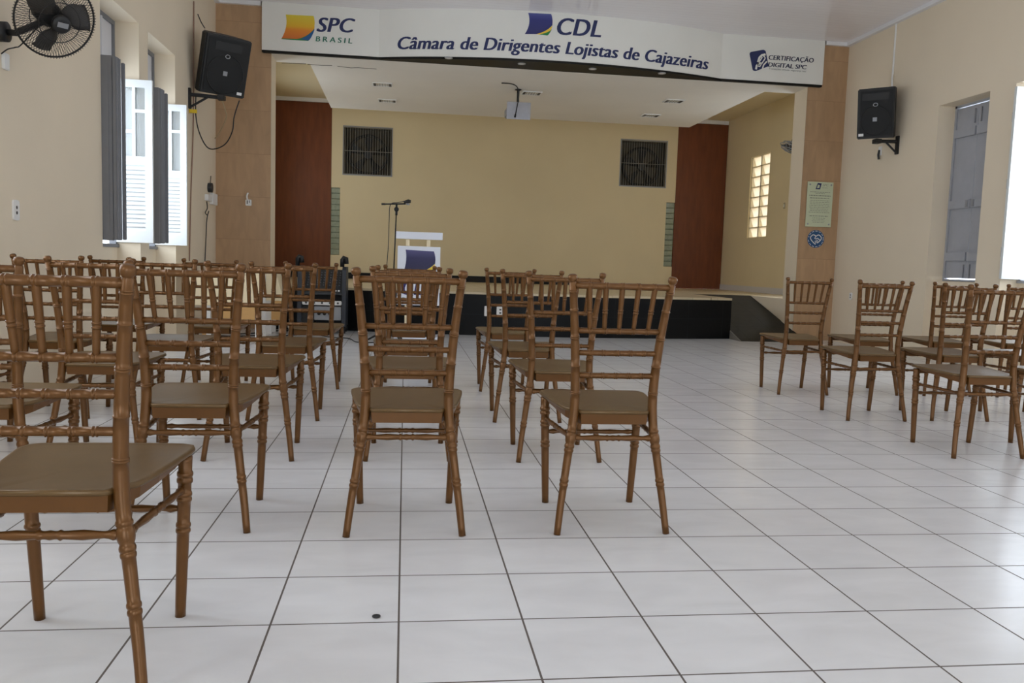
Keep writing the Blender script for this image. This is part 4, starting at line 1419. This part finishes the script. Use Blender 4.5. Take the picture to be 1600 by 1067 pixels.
cable('floor_cable', [(-2.3, 8.5, .008), (-2.0, 8.4, .008), (-1.85, 8.55, .008), (-1.75, 8.9, .008), (-1.45, 9.0, .008), (-1.2, 8.95, .008)], 0.008, M_CABLE, 'black cable lying at the foot of the stage left of the audio rack')

# ------------------------------------------------------------------ the chairs
def interp(tab, z):
    """Catmull-Rom through the table (first column is the parameter)"""
    n = len(tab)
    z = max(tab[0][0], min(tab[-1][0], z))
    i = 0
    while i < n - 2 and z > tab[i + 1][0]: i += 1
    p1, p2 = tab[i], tab[i + 1]
    h = p2[0] - p1[0]
    t = (z - p1[0]) / h
    out = []
    for c in range(1, len(p1)):
        m1 = (p2[c] - tab[i - 1][c]) / (p2[0] - tab[i - 1][0]) if i > 0 else (p2[c] - p1[c]) / h
        m2 = (tab[i + 2][c] - p1[c]) / (tab[i + 2][0] - p1[0]) if i < n - 2 else (p2[c] - p1[c]) / h
        out.append((2 * t ** 3 - 3 * t * t + 1) * p1[c] + (t ** 3 - 2 * t * t + t) * h * m1 + (3 * t * t - 2 * t ** 3) * p2[c] + (t ** 3 - t * t) * h * m2)
    return out


POST = [(0.0, 0.200, 0.000), (0.10, 0.188, 0.016), (0.20, 0.174, 0.030), (0.30, 0.160, 0.043), (0.37, 0.150, 0.050), (0.45, 0.1435, 0.054), (0.53, 0.144, 0.052),
        (0.62, 0.149, 0.044), (0.73, 0.158, 0.030), (0.83, 0.169, 0.014), (0.92, 0.180, -0.002), (0.95, 0.184, -0.006)]


def prof(base, rings, z0, z1, step=0.03):
    """(position, radius) samples: base(z) plus raised rings (pos, height, half width)"""
    zs = set()
    z = z0
    while z < z1: zs.add(round(z, 4)); z += step
    zs.add(z1)
    for c, h, w in rings:
        zs = {q for q in zs if abs(q - c) > w * 1.3 or q in (z0, z1)}
        for f in (-1.15, -0.8, -0.35, 0.35, 0.8, 1.15): zs.add(round(c + f * w, 5))
    out = []
    for q in sorted(zs):
        r = base(q)
        for c, h, w in rings:
            f = abs(q - c) / w
            if f < 1.0: r += h * math.sqrt(max(0, 1 - f * f))
        out.append((q, r))
    return out


def rear_leg_bm(s):
    def base(z):
        return interp([(0, 0.0124), (0.19, 0.0142), (0.30, 0.0154), (0.42, 0.0172), (0.50, 0.0172), (0.60, 0.0165), (0.73, 0.0152), (0.86, 0.0138), (0.95, 0.0134)], z)[0]
    rings = [(0.174, 0.0024, 0.006), (0.189, 0.0024, 0.006), (0.296, 0.0024, 0.006), (0.310, 0.0030, 0.007), (0.340, 0.0042, 0.017), (0.365, 0.0028, 0.006),
             (0.50, 0.0017, 0.0024), (0.506, 0.0017, 0.0024), (0.60, 0.0017, 0.0024), (0.70, 0.0017, 0.0024), (0.706, 0.0017, 0.0024), (0.80, 0.0017, 0.0024), (0.865, 0.0017, 0.0024), (0.871, 0.0017, 0.0024)]
    pr_ = prof(base, rings, 0.0, 0.894)
    pr_ += [(0.897, 0.0112), (0.900, 0.0118), (0.903, 0.0150), (0.908, 0.0166), (0.915, 0.0168), (0.920, 0.0154), (0.9235, 0.0115), (0.925, 0.005)]
    bm = BM()
    pts = []
    for z, r in pr_:
        x, y = interp(POST, z)
        pts.append((s * x, y, z))
    sweep(bm, pts, [r for z, r in pr_], 12)
    return bm


def front_leg_bm(s):
    def base(z): return interp([(0, 0.0135), (0.22, 0.0160), (0.43, 0.0175)], z)[0]
    rings = [(0.234, 0.0030, 0.006), (0.249, 0.0030, 0.006), (0.318, 0.0030, 0.006), (0.332, 0.0030, 0.006), (0.368, 0.0036, 0.007), (0.385, 0.0036, 0.007)]
    pr_ = prof(base, rings, 0.0, 0.432)
    bm = BM()
    sweep(bm, [(s * (0.174 + 0.018 * z / 0.43), 0.408 - 0.012 * z / 0.43, z) for z, r in pr_], [r for z, r in pr_], 12)
    return bm


def rail_bm(z, r, dy=0.0):
    x, y = interp(POST, z)
    L = x - 0.004
    rings = []
    for k in range(1, 6):
        c = -L + 2 * L * k / 6
        rings += [(c - 0.004, 0.0017, 0.0024), (c + 0.004, 0.0017, 0.0024)]
    pr_ = prof(lambda q: r, rings, -L, L, 0.04)
    bm = BM()
    sweep(bm, [(q, y - 0.004 * math.cos(q / L * PI / 2), z) for q, rr in pr_], [rr for q, rr in pr_], 10)
    return bm


def slat_bm(k):
    xt, yt = interp(POST, 0.888); xb, yb = interp(POST, 0.728)
    f = -1 + 2 * (k + 1) / 6
    pr_ = prof(lambda q: 0.0080 + 0.0026 * q, [(0.40, 0.0016, 0.012), (0.46, 0.0016, 0.012)], 0.0, 1.0, 0.12)
    bm = BM()
    sweep(bm, [(f * (xb + (xt - xb) * q), yb - 0.003 + (yt - yb) * q, 0.728 + 0.160 * q) for q, r in pr_], [r for q, r in pr_], 8)
    return bm


def spindle(a, b, r=0.0082):
    a, b = Vector(a), Vector(b)
    n = [(0, .75), (.04, 1.0), (.08, 1.35), (.11, 1.0), (.14, .85), (.28, 1.25), (.41, 1.0), (.43, 1.35), (.45, 1.0), (.47, 1.0), (.50, 1.2), (.53, 1.0), (.55, 1.0), (.57, 1.35), (.59, 1.0), (.72, 1.25), (.86, .85), (.89, 1.0), (.92, 1.35), (.96, 1.0), (1, .75)]
    bm = BM()
    sweep(bm, [a + (b - a) * t for t, f in n], [r * f for t, f in n], 10)
    return bm


def seat_bm():
    half = [(0.0, 0.030), (0.118, 0.030), (0.127, 0.040), (0.132, 0.058), (0.146, 0.078), (0.165, 0.092), (0.176, 0.120), (0.190, 0.20), (0.203, 0.29), (0.212, 0.37), (0.214, 0.405), (0.205, 0.432), (0.180, 0.446), (0.10, 0.450)]
    out = half + [(0.0, 0.451)] + [(-x, y) for x, y in half[::-1] if x > 0]
    cx, cy = 0.0, 0.25
    bm = BM()
    rings = []
    for sc, z in ((0.96, 0.4345), (0.99, 0.4355), (1.0, 0.4385), (1.0, 0.4440), (0.994, 0.4475), (0.975, 0.4490), (0.95, 0.4480), (0.85, 0.4455), (0.45, 0.4440)):
        rings.append([bm.verts.new((cx + (x - cx) * sc, cy + (y - cy) * sc, z + 0.006 * (y - cy) / 0.2)) for x, y in out])
    n = len(out)
    for a, b in zip(rings, rings[1:]):
        for k in range(n):
            bm.faces.new((a[k], a[(k + 1) % n], b[(k + 1) % n], b[k]))
    bm.faces.new(rings[0][::-1])
    c = bm.verts.new((cx, cy, 0.443))
    for k in range(n): bm.faces.new((rings[-1][k], rings[-1][(k + 1) % n], c))
    return bm


def apron_bm():
    """skirt under the seat shell: deep at the back, running out to nothing near the front legs"""
    bm = BM()
    path = [(-0.150, 0.40, 0.012), (-0.196, 0.37, 0.012), (-0.195, 0.30, 0.016), (-0.184, 0.20, 0.021), (-0.166, 0.115, 0.029), (-0.146, 0.080, 0.034), (-0.130, 0.060, 0.037),
            (-0.122, 0.036, 0.039), (0.122, 0.036, 0.039), (0.130, 0.060, 0.037), (0.146, 0.080, 0.034), (0.166, 0.115, 0.029), (0.184, 0.20, 0.021), (0.195, 0.30, 0.016), (0.196, 0.37, 0.012), (0.150, 0.40, 0.012)]
    cx, cy = 0, 0.22
    rows = []
    for x, y, d in path:
        n = Vector((cx - x, cy - y, 0)).normalized() * 0.012
        zt_ = 0.4365 + 0.006 * (y - 0.25) / 0.2
        rows.append([bm.verts.new(q) for q in ((x, y, zt_), (x + n.x * 0.4, y + n.y * 0.4, zt_ - d), (x + n.x * 1.2, y + n.y * 1.2, zt_ - d), (x + n.x, y + n.y, zt_))])
    for a, b in zip(rows, rows[1:]):
        for k in range(4):
            bm.faces.new((a[k], a[(k + 1) % 4], b[(k + 1) % 4], b[k]))
    bm.faces.new(rows[0]); bm.faces.new(rows[-1][::-1])
    box(bm, -0.182, 0.182, 0.400, 0.412, 0.405, 0.4385)
    return bm


def make_chair():
    t = thing('chiavari_chair', '', 'chair', (0, 0, 0))
    o = link('seat', seat_bm(), M_SEAT, t); smooth_angle(o, 50)
    link('seat_apron', apron_bm(), M_CHAIR, t)
    for s in (-1, 1):
        link('rear_leg', rear_leg_bm(s), M_CHAIR, t, True)
        link('front_leg', front_leg_bm(s), M_CHAIR, t, True)
        link('side_stretcher', spindle((s * 0.157, 0.048, 0.342), (s * 0.186, 0.398, 0.345)), M_CHAIR, t, True)
    link('front_stretcher', spindle((-0.182, 0.402, 0.292), (0.182, 0.402, 0.292)), M_CHAIR, t, True)
    link('rear_stretcher', spindle((-0.154, 0.046, 0.340), (0.154, 0.046, 0.340), 0.0092), M_CHAIR, t, True)
    link('top_rail', rail_bm(0.886, 0.0122), M_CHAIR, t, True)
    for z in (0.727, 0.648, 0.566):
        link('back_rail', rail_bm(z, 0.0105), M_CHAIR, t, True)
    for k in range(5):
        link('slat', slat_bm(k), M_CHAIR, t, True)
    return t


proto = make_chair()
first = [True]


def place_chair(x, y, rz, label, group):
    if first[0]:
        r = proto; first[0] = False
    else:
        r = proto.copy(); COL.objects.link(r)
        for ch in list(proto.children):
            c = ch.copy(); COL.objects.link(c); c.parent = r
    r.location = (x, y, 0)
    r.rotation_euler = (0, 0, math.radians(rz))
    r['label'] = label; r['group'] = group
    return r


GL, GR = 'gold brown chairs left of the aisle', 'gold brown chairs right of the aisle'
CH = [
    (-0.745, -0.34, 0, 'gold brown spindle chair nearest the camera, cut off by the left picture edge', GL),
    (-1.40, 0.70, 0, 'gold brown spindle chair at the left picture edge, behind the nearest chair', GL),
    (-0.725, 0.752, 0, 'gold brown spindle chair between the nearest chair and the foremost middle chair', GL),
    (0.015, 0.695, 0, 'gold brown spindle chair foremost in the column lined up with the lectern', GL),
    (0.752, 0.697, 0, 'gold brown spindle chair foremost beside the open aisle', GL),
    (-2.10, 1.80, 0, 'mostly hidden gold brown spindle chair cut off by the left picture edge by the wall', GL),
    (-1.395, 1.80, 0, 'gold brown spindle chair with lit rails seen through the back of the nearest chair', GL),
    (-0.712, 1.80, 0, 'second gold brown spindle chair back in the column left of the lectern column', GL),
    (0.028, 1.80, 0, 'second gold brown spindle chair back in the column lined up with the lectern', GL),
    (0.760, 1.782, 0, 'second gold brown spindle chair back in the column beside the open aisle', GL),
    (-1.980, 2.82, 0, 'gold brown spindle chair by the left wall, just left of the lit rails', GL),
    (-1.368, 2.82, 0, 'gold brown spindle chair with pale shining seat before the left windows', GL),
    (-0.695, 2.80, 0, 'third gold brown spindle chair back in the column left of the lectern column', GL),
    (0.020, 2.80, 0, 'third gold brown spindle chair back in the column lined up with the lectern', GL),
    (0.752, 2.80, 0, 'third gold brown spindle chair back in the column beside the open aisle', GL),
    (-2.000, 4.02, 0, 'rearmost dark spindle chair standing under the left windows', GL),
    (-1.372, 4.02, 0, 'rearmost dark spindle chair in front of the cream desk', GL),
    (-0.675, 4.04, 0, 'rearmost gold brown spindle chair in front of the audio rack', GL),
    (0.035, 4.03, 0, 'rearmost gold brown spindle chair right in front of the lectern', GL),
    (0.775, 4.02, 0, 'rearmost gold brown spindle chair beside the open aisle, before the stage sockets', GL),
    (3.137, 4.045, -1.5, 'leftmost gold brown spindle chair of the right block, alone before the ramp', GR),
    (3.755, 4.08, -1.5, 'gold brown spindle chair half hidden behind the second chair of the right block', GR),
    (4.390, 4.07, -1, 'third chair from the aisle in the right block, row nearest the stage', GR),
    (5.020, 4.05, -1, 'rightmost visible chair in the right block, row nearest the stage', GR),
    (3.105, 2.945, -1, 'gold brown spindle chair in the middle row of the right block, at its aisle end', GR),
    (3.715, 2.965, -1, 'gold brown spindle chair in the middle row of the right block, second from the aisle', GR),
    (4.330, 2.96, -1, 'brown spindle chair with bright shining seat, right end of the right block, middle row', GR),
    (3.110, 1.880, -0.5, 'foremost gold brown spindle chair of the right block, at the right picture edge', GR),
    (3.730, 1.880, -0.5, 'gold brown spindle chair at the right picture edge showing only a front leg', GR),
]
for c in CH:
    place_chair(*c)

# specks of dirt on the tiles
for px, py, lab in ((588, 965, 'small dark pebble on a floor tile near the bottom of the view'),):
    p = at(px, py, 2, 0)
    bm = BM(); bmesh.ops.create_uvsphere(bm, u_segments=10, v_segments=6, radius=0.011)
    for v in bm.verts: v.co = Vector((v.co.x * 1.1, v.co.y * 0.8, v.co.z * 0.45 + 0.0045))
    o = link('pebble', bm, M_BLACK, None, True); o.location = (p.x, p.y, 0)
    tag(o, lab, 'pebble')
